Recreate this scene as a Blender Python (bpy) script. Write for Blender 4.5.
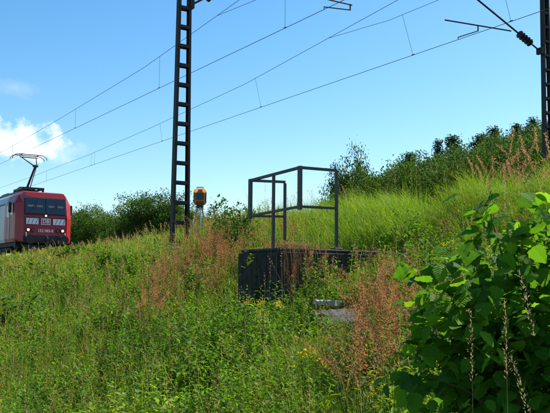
import bpy, math, random
import numpy as np
from mathutils import Vector, Matrix
random.seed(7); rng = np.random.default_rng(11)
D = bpy.data; S = bpy.context.scene; COL = S.collection
for o in list(D.objects): D.objects.remove(o)

# ------------------------------------------------------------------ camera
F = 826.0; PITCH = math.atan((285 - 206.5) / F); ROLL = math.radians(0.5); EYE = Vector((0, 0, 1.6))
fwd = Vector((0, math.cos(PITCH), math.sin(PITCH))); u0 = Vector((0, -math.sin(PITCH), math.cos(PITCH))); r0 = Vector((1, 0, 0))
RT = r0 * math.cos(ROLL) + u0 * math.sin(ROLL); UP = u0 * math.cos(ROLL) - r0 * math.sin(ROLL)
cam = D.cameras.new('camera'); cam.sensor_fit = 'HORIZONTAL'; cam.sensor_width = 36; cam.lens = 36 * F / 550
cam.clip_start = 0.05; cam.clip_end = 6000
co = D.objects.new('camera', cam); COL.objects.link(co)
co.matrix_world = Matrix(((RT.x, UP.x, -fwd.x, EYE.x), (RT.y, UP.y, -fwd.y, EYE.y), (RT.z, UP.z, -fwd.z, EYE.z), (0, 0, 0, 1)))
S.camera = co

# ------------------------------------------------------------------ sun, sky, exposure
SUN_AZ = math.radians(56); SUN_EL = math.radians(47)
to_sun = Vector((math.sin(SUN_AZ) * math.cos(SUN_EL), math.cos(SUN_AZ) * math.cos(SUN_EL), math.sin(SUN_EL)))
sl = D.lights.new('sun', 'SUN'); sl.energy = 5.0; sl.angle = math.radians(0.53); sl.color = (1.0, 0.95, 0.86)
so = D.objects.new('sun', sl); COL.objects.link(so); so.rotation_euler = to_sun.to_track_quat('Z', 'Y').to_euler()
so.location = (30, 20, 60)
def ray(x, y): return (fwd + RT * ((x - 275) / F) + UP * ((206.5 - y) / F)).normalized()
W = D.worlds.new('World'); S.world = W; W.use_nodes = True
wn = W.node_tree.nodes; wl = W.node_tree.links; wn.clear()
def WN(t, **k):
    n = wn.new(t)
    for a, b in k.items(): setattr(n, a, b)
    return n
sky = WN('ShaderNodeTexSky', sky_type='NISHITA', sun_disc=False, sun_elevation=SUN_EL, sun_rotation=SUN_AZ, altitude=150, air_density=1.0, dust_density=0.6, ozone_density=1.6)
tc = WN('ShaderNodeTexCoord')
def dotv(vec):
    n = WN('ShaderNodeVectorMath', operation='DOT_PRODUCT'); n.inputs[1].default_value = vec; wl.new(tc.outputs['Generated'], n.inputs[0]); return n.outputs['Value']
def mth(op, a, b=0.0, clamp=False):
    n = WN('ShaderNodeMath', operation=op, use_clamp=clamp)
    for i, v in enumerate((a, b)):
        if isinstance(v, (int, float)): n.inputs[i].default_value = v
        else: wl.new(v, n.inputs[i])
    return n.outputs[0]
def cloud(px, py, sx, sy, scale, thr, soft, amp):
    c = ray(px, py); rx = Vector((0, 0, 1)).cross(c).normalized() * -1; uy = c.cross(rx) * -1
    if uy.z < 0: uy = -uy
    a = mth('DIVIDE', dotv(rx), sx / F); b = mth('DIVIDE', dotv(uy), sy / F)
    rad = mth('SQRT', mth('ADD', mth('MULTIPLY', a, a), mth('MULTIPLY', b, b)))
    ns = WN('ShaderNodeTexNoise'); ns.inputs['Scale'].default_value = scale; ns.inputs['Detail'].default_value = 8; ns.inputs['Roughness'].default_value = 0.58
    wl.new(tc.outputs['Generated'], ns.inputs['Vector'])
    nv = mth('MULTIPLY', mth('SUBTRACT', ns.outputs['Fac'], 0.5), amp)
    m = mth('ADD', mth('SUBTRACT', 1.0, rad), nv)
    m = mth('MULTIPLY', mth('SUBTRACT', m, thr), 1.0 / soft, True)
    front = mth('GREATER_THAN', dotv(c), 0.5)
    return mth('MULTIPLY', m, front), ns
m1, n1 = cloud(12, 142, 58, 23, 42, 0.04, 0.6, 2.0)
m2, n2 = cloud(62, 152, 36, 18, 36, 0.2, 1.3, 2.0)
m3, n3 = cloud(14, 88, 40, 14, 30, 0.30, 1.6, 2.4)
mm = mth('MAXIMUM', m1, mth('MAXIMUM', mth('MULTIPLY', m2, 0.55), mth('MULTIPLY', m3, 0.3)))
hs = WN('ShaderNodeHueSaturation'); hs.inputs['Hue'].default_value = 0.494; hs.inputs['Saturation'].default_value = 1.36; hs.inputs['Value'].default_value = 1.0
wl.new(sky.outputs[0], hs.inputs['Color'])
cc = WN('ShaderNodeMixRGB'); cc.inputs[1].default_value = (5.8, 6.4, 7.2, 1); cc.inputs[2].default_value = (7.9, 8.0, 8.2, 1)
wl.new(mth('MULTIPLY', mth('SUBTRACT', n1.outputs['Fac'], 0.36), 4.5, True), cc.inputs[0])
mx = WN('ShaderNodeMixRGB'); wl.new(mm, mx.inputs[0]); wl.new(hs.outputs[0], mx.inputs[1]); wl.new(cc.outputs[0], mx.inputs[2])
bg = WN('ShaderNodeBackground'); bg.inputs['Strength'].default_value = 0.115; wl.new(mx.outputs[0], bg.inputs['Color'])
wo = WN('ShaderNodeOutputWorld'); wl.new(bg.outputs[0], wo.inputs[0])
vs = S.view_settings; vs.view_transform = 'Standard'; vs.look = 'None'; vs.exposure = 0.7; vs.gamma = 1; vs.use_curve_mapping = False
S.cycles.max_bounces = 6; S.cycles.transparent_max_bounces = 4; S.cycles.transmission_bounces = 3

# ------------------------------------------------------------------ coordinates along the railway
A = math.radians(32); CA, SA = math.cos(A), math.sin(A)
P = Vector((CA, SA, 0)); T = Vector((-SA, CA, 0))          # P across the tracks (away), T along them (away to the left)
def W3(p, t, z): return Vector((CA * p - SA * t, SA * p + CA * t, z))
def pix(x, y, plane=None, p=None, t=None, z=None):
    d = ray(x, y)
    if p is not None: s = (p - EYE.dot(P)) / d.dot(P)
    elif t is not None: s = (t - EYE.dot(T)) / d.dot(T)
    else: s = (z - EYE.z) / d.z
    q = EYE + d * s
    return q.dot(P), q.dot(T), q.z
RAIL = 2.8; WIRE = 8.8
P1, P2 = 12.65, 16.95                                       # track centre lines

def noise2(x, y):
    return (np.sin(x * 1.7 + y * .6) * np.cos(y * 1.3 - x * .4) * .55 + np.sin(x * 3.9 - y * 2.7 + 1.3) * .25 + np.cos(x * 6.1 + y * 5.3) * .12)
HX = [-60, -18, -4, 6, 14.5, 21, 30, 42, 53, 100, 300, 900]; HZ = [0, 0, 0, 4, 10, 15.2, 19.6, 23, 25.6, 34, 50, 60]
def ground(x, y):
    x = np.asarray(x, float); y = np.asarray(y, float)
    p = CA * x + SA * y; t = -SA * x + CA * y
    z = np.interp(p, [-400, 1.7, 2.4, 8.9, 9.5, 10.3, 11.0, 19.6, 21, 25, 70], [0, 0, .12, 2.42, 2.58, 2.58, 2.3, 2.3, 2.15, 1.2, 1.0])
    m = np.clip((10.6 - p) / 1.5, 0, 1)
    z = z + .09 * noise2(x * .8, y * .8) * m
    z = z + .20 * np.clip((p - 6.2) / 2.6, 0, 1) * np.clip((10.6 - p) / .7, 0, 1) * np.clip((19.5 - t) / 4, 0, 1)
    # trodden furrow running down the bank to the right of the wall
    ax, ay, bx, by = FUR
    dx, dy = bx - ax, by - ay; L2 = dx * dx + dy * dy
    s = np.clip(((x - ax) * dx + (y - ay) * dy) / L2, 0, 1)
    dd = (x - ax - s * dx) * (-dy) / math.sqrt(L2) + (y - ay - s * dy) * dx / math.sqrt(L2)
    dist = np.hypot(x - ax - s * dx, y - ay - s * dy)
    z = z - .10 * np.exp(-(dist / .40) ** 2) + .04 * np.exp(-((dist - .75) / .35) ** 2) * (dd < 0)
    h = np.interp(x * 160 / np.maximum(y, 60), HX, HZ)
    k = np.clip((y - 62) / 95, 0, 1); k = k * k * (3 - 2 * k)
    k2 = np.clip((900 - y) / 500, 0, 1)
    return z + h * k * k2
FUR = (100., 100., 101., 100.)
def gz(x, y): return float(ground(x, y))
def hit(x, y, h=0.0):
    d = ray(x, y); s = 1.0
    for i in range(4000):
        q = EYE + d * s
        if q.z < gz(q.x, q.y) + h: break
        s += 0.02 + s * 0.001
    return q.x, q.y
fa = hit(424, 240, .1); fb = hit(484, 182, .3); FUR = (fa[0], fa[1], fb[0], fb[1])

# ------------------------------------------------------------------ materials
def mat(name, col, rough=.6, metal=0, noise=0, nscale=8, col2=None, spec=.4, bump=0, bscale=40):
    m = D.materials.new(name); m.use_nodes = True; nt = m.node_tree; b = nt.nodes['Principled BSDF']
    b.inputs['Base Color'].default_value = (*col, 1); b.inputs['Roughness'].default_value = rough; b.inputs['Metallic'].default_value = metal
    b.inputs['Specular IOR Level'].default_value = spec
    tcn = nt.nodes.new('ShaderNodeTexCoord')
    if col2:
        n = nt.nodes.new('ShaderNodeTexNoise'); n.inputs['Scale'].default_value = nscale; n.inputs['Detail'].default_value = 6; n.inputs['Roughness'].default_value = .65
        nt.links.new(tcn.outputs['Object'], n.inputs['Vector'])
        r = nt.nodes.new('ShaderNodeValToRGB'); r.color_ramp.elements[0].position = .35; r.color_ramp.elements[1].position = .68
        r.color_ramp.elements[0].color = (*col, 1); r.color_ramp.elements[1].color = (*col2, 1)
        nt.links.new(n.outputs['Fac'], r.inputs[0]); nt.links.new(r.outputs[0], b.inputs['Base Color'])
    if bump:
        n2 = nt.nodes.new('ShaderNodeTexNoise'); n2.inputs['Scale'].default_value = bscale; n2.inputs['Detail'].default_value = 5
        nt.links.new(tcn.outputs['Object'], n2.inputs['Vector'])
        bp = nt.nodes.new('ShaderNodeBump'); bp.inputs['Strength'].default_value = bump; bp.inputs['Distance'].default_value = .02
        nt.links.new(n2.outputs['Fac'], bp.inputs['Height']); nt.links.new(bp.outputs[0], b.inputs['Normal'])
    return m
def leafmat(name, col=None, trans=.42, rough=.5, spec=.35, tint=(1.25, 1.15, .55), veins=False):
    m = D.materials.new(name); m.use_nodes = True; nt = m.node_tree; b = nt.nodes['Principled BSDF']; out = nt.nodes['Material Output']
    b.inputs['Roughness'].default_value = rough; b.inputs['Specular IOR Level'].default_value = spec
    tr = nt.nodes.new('ShaderNodeBsdfTranslucent'); ms = nt.nodes.new('ShaderNodeMixShader'); ms.inputs[0].default_value = trans
    mul = nt.nodes.new('ShaderNodeMixRGB'); mul.blend_type = 'MULTIPLY'; mul.inputs[0].default_value = 1; mul.inputs[2].default_value = (*[c * 1.25 for c in tint], 1)
    if col is None:
        at = nt.nodes.new('ShaderNodeAttribute'); at.attribute_name = 'col'; src = at.outputs['Color']
    else:
        g = nt.nodes.new('ShaderNodeTexCoord'); n = nt.nodes.new('ShaderNodeTexNoise'); n.inputs['Scale'].default_value = 18; n.inputs['Detail'].default_value = 4
        nt.links.new(g.outputs['Object'], n.inputs['Vector'])
        mr = nt.nodes.new('ShaderNodeMixRGB'); mr.inputs[1].default_value = (*[c * .7 for c in col], 1); mr.inputs[2].default_value = (*[c * 1.3 for c in col], 1)
        nt.links.new(n.outputs['Fac'], mr.inputs[0]); src = mr.outputs[0]
        if veins:                                             # side veins slant forward from the midrib
            sx_ = nt.nodes.new('ShaderNodeSeparateXYZ'); nt.links.new(g.outputs['Object'], sx_.inputs[0])
            def mn(op, a, b_=0.0):
                q = nt.nodes.new('ShaderNodeMath'); q.operation = op
                for i_, v_ in enumerate((a, b_)):
                    if isinstance(v_, (int, float)): q.inputs[i_].default_value = v_
                    else: nt.links.new(v_, q.inputs[i_])
                return q.outputs[0]
            ax = mn('ABSOLUTE', sx_.outputs[0]); w = mn('SINE', mn('MULTIPLY', mn('SUBTRACT', sx_.outputs[1], mn('MULTIPLY', ax, .75)), 46.0))
            hgt = mn('POWER', mn('MULTIPLY', mn('ADD', w, 1.0), .5), 3.0)
            mid = mn('LESS_THAN', ax, .016); vv = mn('MAXIMUM', mn('MULTIPLY', hgt, .55), mid)
            m3_ = nt.nodes.new('ShaderNodeMixRGB'); nt.links.new(mn('MULTIPLY', vv, .5), m3_.inputs[0]); nt.links.new(src, m3_.inputs[1]); m3_.inputs[2].default_value = (col[0] * 1.9, col[1] * 1.5, col[2] * 2, 1); src = m3_.outputs[0]
            bp = nt.nodes.new('ShaderNodeBump'); bp.inputs['Strength'].default_value = .45; bp.inputs['Distance'].default_value = .03; nt.links.new(mn('SUBTRACT', 1.0, vv), bp.inputs['Height']); nt.links.new(bp.outputs[0], b.inputs['Normal'])
    nt.links.new(src, b.inputs['Base Color']); nt.links.new(src, mul.inputs[1]); nt.links.new(mul.outputs[0], tr.inputs['Color'])
    nt.links.new(b.outputs[0], ms.inputs[1]); nt.links.new(tr.outputs[0], ms.inputs[2]); nt.links.new(ms.outputs[0], out.inputs[0])
    return m
M = {}
M['soil'] = mat('soil', (.045, .045, .018), .95, col2=(.075, .085, .025), nscale=1.5, bump=.6, bscale=9)
M['ballast'] = mat('ballast', (.10, .085, .07), .95, col2=(.24, .21, .18), nscale=14, bump=1, bscale=16)
M['rail'] = mat('rail_steel', (.12, .07, .045), .6, .5, col2=(.2, .12, .07))
M['sleeper'] = mat('sleeper_concrete', (.13, .12, .105), .9, col2=(.19, .17, .15))
M['leaf'] = leafmat('leaf_attr', trans=.46, rough=.6, spec=.2); M['grass'] = leafmat('grass_attr', trans=.48, rough=.55, spec=.25)
M['dry'] = leafmat('dry_attr', trans=.35, rough=.8, spec=.1, tint=(1.1, .95, .8))
M['tree'] = leafmat('tree_attr', trans=.34, rough=.75, spec=.08)
M['bark'] = mat('bark', (.07, .05, .035), .95, col2=(.13, .1, .07), nscale=20)
M['stem'] = mat('green_stem', (.10, .11, .035), .8, col2=(.15, .1, .05), nscale=10)
M['steel'] = mat('dark_mast_steel', (.018, .017, .017), .65, .2, col2=(.045, .03, .022), nscale=9)
M['wire'] = mat('overhead_wire', (.06, .10, .075), .55, .5)
M['insul'] = mat('insulator_glaze', (.03, .016, .012), .25)
M['railpaint'] = mat('guard_paint', (.075, .082, .08), .6, .3, col2=(.10, .07, .05), nscale=14)
M['conc'] = mat('weathered_concrete', (.020, .017, .014), .95, col2=(.095, .075, .055), nscale=3.5, bump=.8, bscale=25)
M['conc_b'] = mat('weathered_concrete_panels', (.016, .015, .012), .95, col2=(.055, .047, .036), nscale=7, bump=.8, bscale=25)
M['slab'] = mat('slab_concrete', (.06, .058, .055), .95, col2=(.155, .15, .14), nscale=11, bump=1, bscale=60)
M['slab_pale'] = mat('slab_pale', (.27, .25, .21), .9, col2=(.38, .35, .29), nscale=20)
M['red'] = mat('traffic_red_paint', (.40, .012, .018), .38, col2=(.33, .02, .02), nscale=3, spec=.5)
M['white'] = mat('light_grey_livery', (.55, .55, .55), .4, col2=(.45, .44, .42), nscale=3)
M['ltgrey'] = mat('white_marking', (.78, .78, .78), .5)
M['black'] = mat('underframe_black', (.02, .02, .022), .7, col2=(.05, .042, .036), nscale=7)
M['roofgrey'] = mat('roof_grey', (.10, .11, .125), .6, col2=(.07, .075, .08), nscale=4)
M['glass'] = mat('tinted_glass', (.012, .018, .024), .08, spec=.8)
M['pant'] = mat('pantograph_steel', (.03, .03, .034), .5, .4)
M['lamp_w'] = mat('lamp_glass', (.8, .75, .6), .2)
nt = M['lamp_w'].node_tree.nodes['Principled BSDF']; nt.inputs['Emission Color'].default_value = (1, .85, .6, 1); nt.inputs['Emission Strength'].default_value = .7
M['lamp_r'] = mat('red_lamp_glass', (.25, .03, .03), .2)
M['orange'] = mat('orange_housing', (.50, .17, .018), .5, col2=(.30, .10, .02), nscale=9)
M['amber'] = mat('amber_lens', (.95, .35, .04), .25)
nt = M['amber'].node_tree.nodes['Principled BSDF']; nt.inputs['Emission Color'].default_value = (1, .4, .08, 1); nt.inputs['Emission Strength'].default_value = .35
M['panel'] = mat('dark_blue_panel', (.03, .045, .075), .3)
M['alu'] = mat('tripod_aluminium', (.35, .36, .36), .45, .6)

# ------------------------------------------------------------------ mesh helpers
class MB:
    def __init__(s): s.v = []; s.f = []
    def add(s, vs_, fs_):
        n = len(s.v); s.v += [tuple(v) for v in vs_]; s.f += [tuple(i + n for i in f) for f in fs_]; return s
    def box(s, c, d, R=None):
        c = Vector(c); h = Vector(d) / 2
        q = [Vector((sx * h.x, sy * h.y, sz * h.z)) for sz in (-1, 1) for sy in (-1, 1) for sx in (-1, 1)]
        if R is not None: q = [R @ a for a in q]
        return s.add([c + a for a in q], [(0, 2, 3, 1), (4, 5, 7, 6), (0, 1, 5, 4), (2, 6, 7, 3), (0, 4, 6, 2), (1, 3, 7, 5)])
    def cbox(s, c, d, b, R=None):                                  # box with chamfered edges
        c = Vector(c); h = Vector(d) / 2; pts = []
        ring = lambda ix, iy: [(-ix + b, -iy), (ix - b, -iy), (ix, -iy + b), (ix, iy - b), (ix - b, iy), (-ix + b, iy), (-ix, iy - b), (-ix, -iy + b)]
        lv = [(-h.z, b), (-h.z + b, 0), (h.z - b, 0), (h.z, b)]
        for z, k in lv: pts += [Vector((x, y, z)) for x, y in ring(h.x - k, h.y - k)]
        if R is not None: pts = [R @ a for a in pts]
        fs = [tuple(range(7, -1, -1)), tuple(range(24, 32))]
        for l in range(3):
            for i in range(8): j = (i + 1) % 8; fs.append((l * 8 + i, l * 8 + j, l * 8 + 8 + j, l * 8 + 8 + i))
        return s.add([c + a for a in pts], fs)
    def tube(s, pts, r, n=8, r2=None, cap=True):
        pts = [Vector(p) for p in pts]; k = len(pts); base = len(s.v); prev = None
        for i, p in enumerate(pts):
            d = (pts[min(i + 1, k - 1)] - pts[max(i - 1, 0)]).normalized()
            if prev is None: a = d.orthogonal().normalized()
            else: a = (prev - d * prev.dot(d)).normalized()
            prev = a; b = d.cross(a)
            rr = r[i] if isinstance(r, (list, tuple)) else (r if r2 is None else r + (r2 - r) * i / (k - 1))
            for j in range(n): an = 2 * math.pi * j / n; s.v.append(tuple(p + (a * math.cos(an) + b * math.sin(an)) * rr))
        for i in range(k - 1):
            for j in range(n):
                j2 = (j + 1) % n; s.f.append((base + i * n + j, base + i * n + j2, base + i * n + n + j2, base + i * n + n + j))
        if cap:
            s.f.append(tuple(base + j for j in range(n - 1, -1, -1))); s.f.append(tuple(base + (k - 1) * n + j for j in range(n)))
        return s
    def bar(s, a, b, w, h, up=Vector((0, 0, 1))):                  # rectangular bar a->b
        a, b = Vector(a), Vector(b); d = (b - a).normalized(); x = d.cross(up)
        if x.length < 1e-4: x = d.cross(Vector((1, 0, 0)))
        x.normalize(); y = x.cross(d)
        q = [e + x * sx * w / 2 + y * sy * h / 2 for e in (a, b) for sx, sy in ((-1, -1), (1, -1), (1, 1), (-1, 1))]
        return s.add(q, [(3, 2, 1, 0), (4, 5, 6, 7), (0, 1, 5, 4), (1, 2, 6, 5), (2, 3, 7, 6), (3, 0, 4, 7)])
    def mesh(s, name, m, smooth=False):
        me = D.meshes.new(name); me.from_pydata(s.v, [], s.f); me.materials.append(m); me.update()
        if smooth: me.polygons.foreach_set('use_smooth', [True] * len(me.polygons))
        return me
    def build(s, name, m, parent=None, smooth=False):
        return link(name, s.mesh(name, m, smooth), parent)
def link(name, me, parent=None):
    o = D.objects.new(name, me); COL.objects.link(o)
    if parent: o.parent = parent
    return o
def tag(o, label, cat, group=None, kind=None):
    o['label'] = label; o['category'] = cat
    if group: o['group'] = group
    o['kind'] = kind or 'thing'
    return o
def empty(name, loc=(0, 0, 0), rz=0):
    o = D.objects.new(name, None); COL.objects.link(o); o.location = loc; o.rotation_euler = (0, 0, rz); o.empty_display_size = .2; return o
def np_mesh(name, V, FA, m, C=None, smooth=True):
    """V (n,3); FA list of (k,verts) int arrays of tri/quads; C (n,3) colours"""
    me = D.meshes.new(name); V = np.asarray(V, np.float32); me.vertices.add(len(V)); me.vertices.foreach_set('co', V.ravel())
    FA = [np.asarray(f) for f in FA if len(f)]
    lt = np.concatenate([np.full(len(f), f.shape[1]) for f in FA]); li = np.concatenate([f.ravel() for f in FA]).astype(np.int32)
    me.loops.add(len(li)); me.loops.foreach_set('vertex_index', li); me.polygons.add(len(lt))
    ls = np.concatenate([[0], np.cumsum(lt)[:-1]]).astype(np.int32)
    me.polygons.foreach_set('loop_start', ls)
    me.polygons.foreach_set('use_smooth', np.full(len(lt), smooth))
    if C is not None:
        at = me.attributes.new('col', 'FLOAT_COLOR', 'POINT'); c4 = np.ones((len(V), 4), np.float32); c4[:, :3] = C; at.data.foreach_set('color', c4.ravel())
    me.materials.append(m); me.update(calc_edges=True); return me
class Soup:                                                         # collects many small faces with colours
    def __init__(s): s.V = []; s.F3 = []; s.F4 = []; s.C = []; s.n = 0
    def put(s, V, f3, f4, C):
        """V (N,k,3) template copies; f3/f4 lists of template faces; C (N,3) or (N,k,3)"""
        N, k, _ = V.shape
        if N == 0: return
        off = s.n + np.arange(N)[:, None, None] * k
        if f3: s.F3.append((np.array(f3)[None] + off).reshape(-1, 3))
        if f4: s.F4.append((np.array(f4)[None] + off).reshape(-1, 4))
        s.V.append(V.reshape(-1, 3)); C = np.asarray(C)
        s.C.append((np.repeat(C[:, None], k, 1) if C.ndim == 2 else C).reshape(-1, 3)); s.n += N * k
    def mesh(s, name, m, smooth=True):
        fa = []
        if s.F3: fa.append(np.concatenate(s.F3))
        if s.F4: fa.append(np.concatenate(s.F4))
        return np_mesh(name, np.concatenate(s.V), fa, m, np.concatenate(s.C), smooth)
def unit(v): return v / np.maximum(np.linalg.norm(v, axis=-1, keepdims=True), 1e-9)
LEAF = np.array([(0, 0, 0), (-.5, .32, .10), (0, .38, 0), (.5, .32, .10), (-.36, .7, .04), (0, .72, -.05), (.36, .7, .04), (0, 1, -.16)], float)
LF3 = [(0, 2, 1), (0, 3, 2), (4, 5, 7), (5, 6, 7)]; LF4 = [(1, 2, 5, 4), (2, 3, 6, 5)]
SLEAF = np.array([(0, 0, 0), (-.5, .45, .06), (.5, .45, .06), (0, 1, -.1)], float); SF4 = [(0, 2, 3, 1)]
def leaves(sp, pos, dirv, nor, L, Wd, C, small=False):
    """pos (N,3), dirv along leaf, nor leaf up, lengths and widths"""
    y = unit(dirv); x = unit(np.cross(y, nor)); z = np.cross(x, y); tp = SLEAF if small else LEAF
    V = pos[:, None] + tp[None, :, 0:1] * (x * Wd[:, None])[:, None] + tp[None, :, 1:2] * (y * L[:, None])[:, None] + tp[None, :, 2:3] * (z * L[:, None])[:, None]
    if small: sp.put(V, None, SF4, C)
    else: sp.put(V, LF3, LF4, C)
def blades(sp, base, az, h, bend, w, C, curve=2.0, seg=4, tipc=None):
    N = len(base); ss = np.linspace(0, 1, seg); d = np.stack([np.cos(az), np.sin(az), np.zeros(N)], 1); side = np.stack([-np.sin(az), np.cos(az), np.zeros(N)], 1)
    tw = rng.uniform(-1.2, 1.2, N); side = unit(side * np.cos(tw)[:, None] + d * np.sin(tw)[:, None])
    rows = []; cs = []
    for i, q in enumerate(ss):
        c = base + d * (bend * h * q ** curve)[:, None]; c[:, 2] += h * (q - .42 * np.minimum(bend, 1.4) * q ** 3)
        ww = (w * (1 - .75 * q ** 1.3))[:, None] * .5
        cq = C if tipc is None else C * (1 - q) + tipc * q
        if i < seg - 1: rows += [c - side * ww, c + side * ww]; cs += [cq, cq]
        else: rows += [c]; cs += [cq]
    V = np.stack(rows, 1); f4 = [(2 * i, 2 * i + 1, 2 * i + 3, 2 * i + 2) for i in range(seg - 2)]; f3 = [(2 * seg - 4, 2 * seg - 3, 2 * seg - 2)]
    sp.put(V, f3, f4, np.stack(cs, 1))
def jit(c, n, v=.2, hue=.12):
    c = np.asarray(c, float)[None] * rng.uniform(1 - v, 1 + v, (n, 1)); return c * rng.uniform(1 - hue, 1 + hue, (n, 3))
def mixc(a, b, k): return np.asarray(a)[None] * (1 - k[:, None]) + np.asarray(b)[None] * k[:, None]
def proj(q):
    q = np.asarray(q) - np.array(EYE); dz = q @ np.array(fwd); return 275 + F * (q @ np.array(RT)) / dz, 206.5 - F * (q @ np.array(UP)) / dz

# ------------------------------------------------------------------ ground sheet
def axis(lo, hi, fine_lo, fine_hi, st):
    a = list(np.arange(fine_lo, fine_hi + 1e-6, st)); s = st; x = fine_lo
    while x > lo: s *= 1.25; x -= s; a.insert(0, x)
    s = st; x = a[-1]
    while x < hi: s *= 1.25; x += s; a.append(x)
    return np.array(a)
gx = axis(-3000, 3000, -26, 14, .2); gy = axis(-800, 4000, 1, 46, .2)
X, Y = np.meshgrid(gx, gy); Z = ground(X, Y); nx, ny = len(gx), len(gy)
idx = np.arange(nx * ny).reshape(ny, nx)
q = np.stack([idx[:-1, :-1], idx[:-1, 1:], idx[1:, 1:], idx[1:, :-1]], -1).reshape(-1, 4)
g = link('ground', np_mesh('ground', np.stack([X, Y, Z], -1).reshape(-1, 3), [q], M['soil'])); tag(g, 'earth bank and fields under the meadow plants', 'ground', kind='structure')

# tracks
tb = MB(); prof = [(10.35, 2.28), (11.1, 2.62), (18.5, 2.62), (19.25, 2.28)]
tv = []; 
for t in (-140, 260): tv += [W3(a, t, b) for a, b in prof]
tb.add(tv, [(i, i + 4, i + 5, i + 1) for i in range(3)] + [(0, 1, 2, 3), (7, 6, 5, 4), (0, 3, 7, 4)])
tr = tb.build('track_bed', M['ballast']); tag(tr, 'stone ballast carrying two railway tracks', 'track', kind='structure')
for pc in (P1, P2):
    for s in (-.7525, .7525):
        r = MB()
        for (w, z0, z1) in ((.14, 2.645, 2.665), (.02, 2.665, 2.755), (.07, 2.755, 2.80)):
            r.bar(W3(pc + s, -139, (z0 + z1) / 2), W3(pc + s, 259, (z0 + z1) / 2), w, z1 - z0)
        r.build('rail', M['rail'], tr)
sm = MB(); Rt = Matrix.Rotation(A, 3, 'Z')
for pc in (P1, P2):
    for i in range(230): sm.box(W3(pc, -60 + i * .62, 2.58), (2.6, .26, .13), Rt)
slp = sm.build('sleeper', M['sleeper'], tr); slp['kind'] = 'stuff'

# ------------------------------------------------------------------ locomotive  (local: x across, y backwards, z above rail)
TF = pix(46, 215, p=P1)[1]
lo = empty('locomotive', W3(P1, TF, RAIL), A)
tag(lo, 'red electric locomotive with light grey flank and raised pantograph on the railway', 'locomotive')
LEN = 19.0
def fy(z): return 0.0 if z < 2.15 else (z - 2.15) * .22                       # rake of the front above the waist
def ring(y, w, wr, zt, rake):
    pts = [(-w + .03, .92), (-w, 1.1), (-w, 2.2), (-w, 2.95), (-wr - .28, 3.40), (-wr, zt), (wr, zt), (wr + .28, 3.40), (w, 2.95), (w, 2.2), (w, 1.1), (w - .03, .92)]
    return [(x, y + rake * fy(z), z) for x, z in pts]
def loft(rings, capa, capb):
    b = MB(); n = len(rings[0])
    for r in rings: b.v += r
    for i in range(len(rings) - 1):
        for j in range(n): k = (j + 1) % n; b.f.append((i * n + j, i * n + k, i * n + n + k, i * n + n + j))
    if capa: b.f.append(tuple(range(n - 1, -1, -1)))
    if capb: b.f.append(tuple((len(rings) - 1) * n + j for j in range(n)))
    return b
def inset_ring(y, k):
    pts = [(-1.15, .92), (-1.15, 1.1), (-1.16, 2.2), (-1.14, 2.95), (-1.12, 3.36), (-1.02, 3.52), (1.02, 3.52), (1.12, 3.36), (1.14, 2.95), (1.16, 2.2), (1.15, 1.1), (1.15, .92)]
    return [(x * k, y + fy(z), z) for x, z in pts]
loft([inset_ring(0.0, .97), inset_ring(.03, 1.0), ring(.42, 1.47, .98, 3.60, 1.0), ring(.75, 1.5, 1.0, 3.62, .9), ring(2.35, 1.5, 1.0, 3.62, 0)], True, True).build('cab', M['red'], lo)
body = loft([ring(2.36, 1.495, 1.0, 3.60, 0), ring(LEN - 2.4, 1.495, 1.0, 3.60, 0)], True, True).build('body', M['white'], lo)
loft([ring(LEN - 2.39, 1.5, 1.0, 3.62, 0), ring(LEN - .42, 1.47, .98, 3.60, 0), [(x * .97, LEN, z) for x, _, z in inset_ring(0, 1)]], True, True).build('rear_cab', M['red'], lo)
rf = MB()
for x in (-1, 1): rf.add([(x * 1.515, 2.6, 2.98), (x * 1.515, LEN - 2.6, 2.98), (x * .85, LEN - 2.6, 3.66), (x * .85, 2.6, 3.66)], [(0, 1, 2, 3)])
rf.cbox((0, LEN / 2, 3.70), (1.7, LEN - 5.2, .17), .04)
roof = rf.build('roof', M['roofgrey'], lo)
for k in range(5):
    MB().cbox((0, 6.4 + k * 2.2, 3.87), (1.2, 1.5, .2), .05).build('roof_box', M['roofgrey'], roof)
for k in range(7):
    for x in (-1, 1):
        b = MB()
        for j in range(6): b.box((x * 1.30, 5.0 + k * 1.6, 3.10 + j * .045), (.18, 1.1, .018), Matrix.Rotation(x * .8, 3, 'Y'))
        b.build('roof_grille', M['black'], roof)
def onface(x, z, d=.0): return Vector((x, fy(z) - d, z))
def panel(b, x0, x1, z0, z1, th=.012, off=.006, zb=None):
    """thin raised plate following the rake of the front"""
    q = []
    for d in (off - .004, off + th):
        q += [onface(x0, z0, d), onface(x1, z0, d), onface(x1, z1, d), onface(x0, z1, d)]
    return b.add(q, [(0, 1, 5, 4), (1, 2, 6, 5), (2, 3, 7, 6), (3, 0, 4, 7), (4, 5, 6, 7), (3, 2, 1, 0)])
fr = panel(MB(), -1.10, 1.10, 2.36, 3.25, .012).build('windscreen_frame', M['black'], lo)
for x0, x1 in ((-1.05, -.03), (.03, 1.05)):
    w = panel(MB(), x0, x1, 2.40, 3.21, .012, .02).build('windscreen', M['glass'], lo)
    blind = panel(MB(), x0 + .12, x1 - .12, 2.74, 2.84, .004, .034).build('sun_blind', M['roofgrey'], w)
    wb = MB(); cx = (x0 + x1) / 2; wb.bar(onface(cx - .25, 2.36, .07), onface(cx + .1, 2.98, .07), .02, .02); wb.bar(onface(cx + .02, 2.6, .06), onface(cx + .16, 3.12, .06), .03, .02)
    wb.build('wiper', M['black'], w)
panel(MB(), -1.17, 1.17, 2.22, 2.25, .02).build('waist_seam', M['black'], lo)
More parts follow.
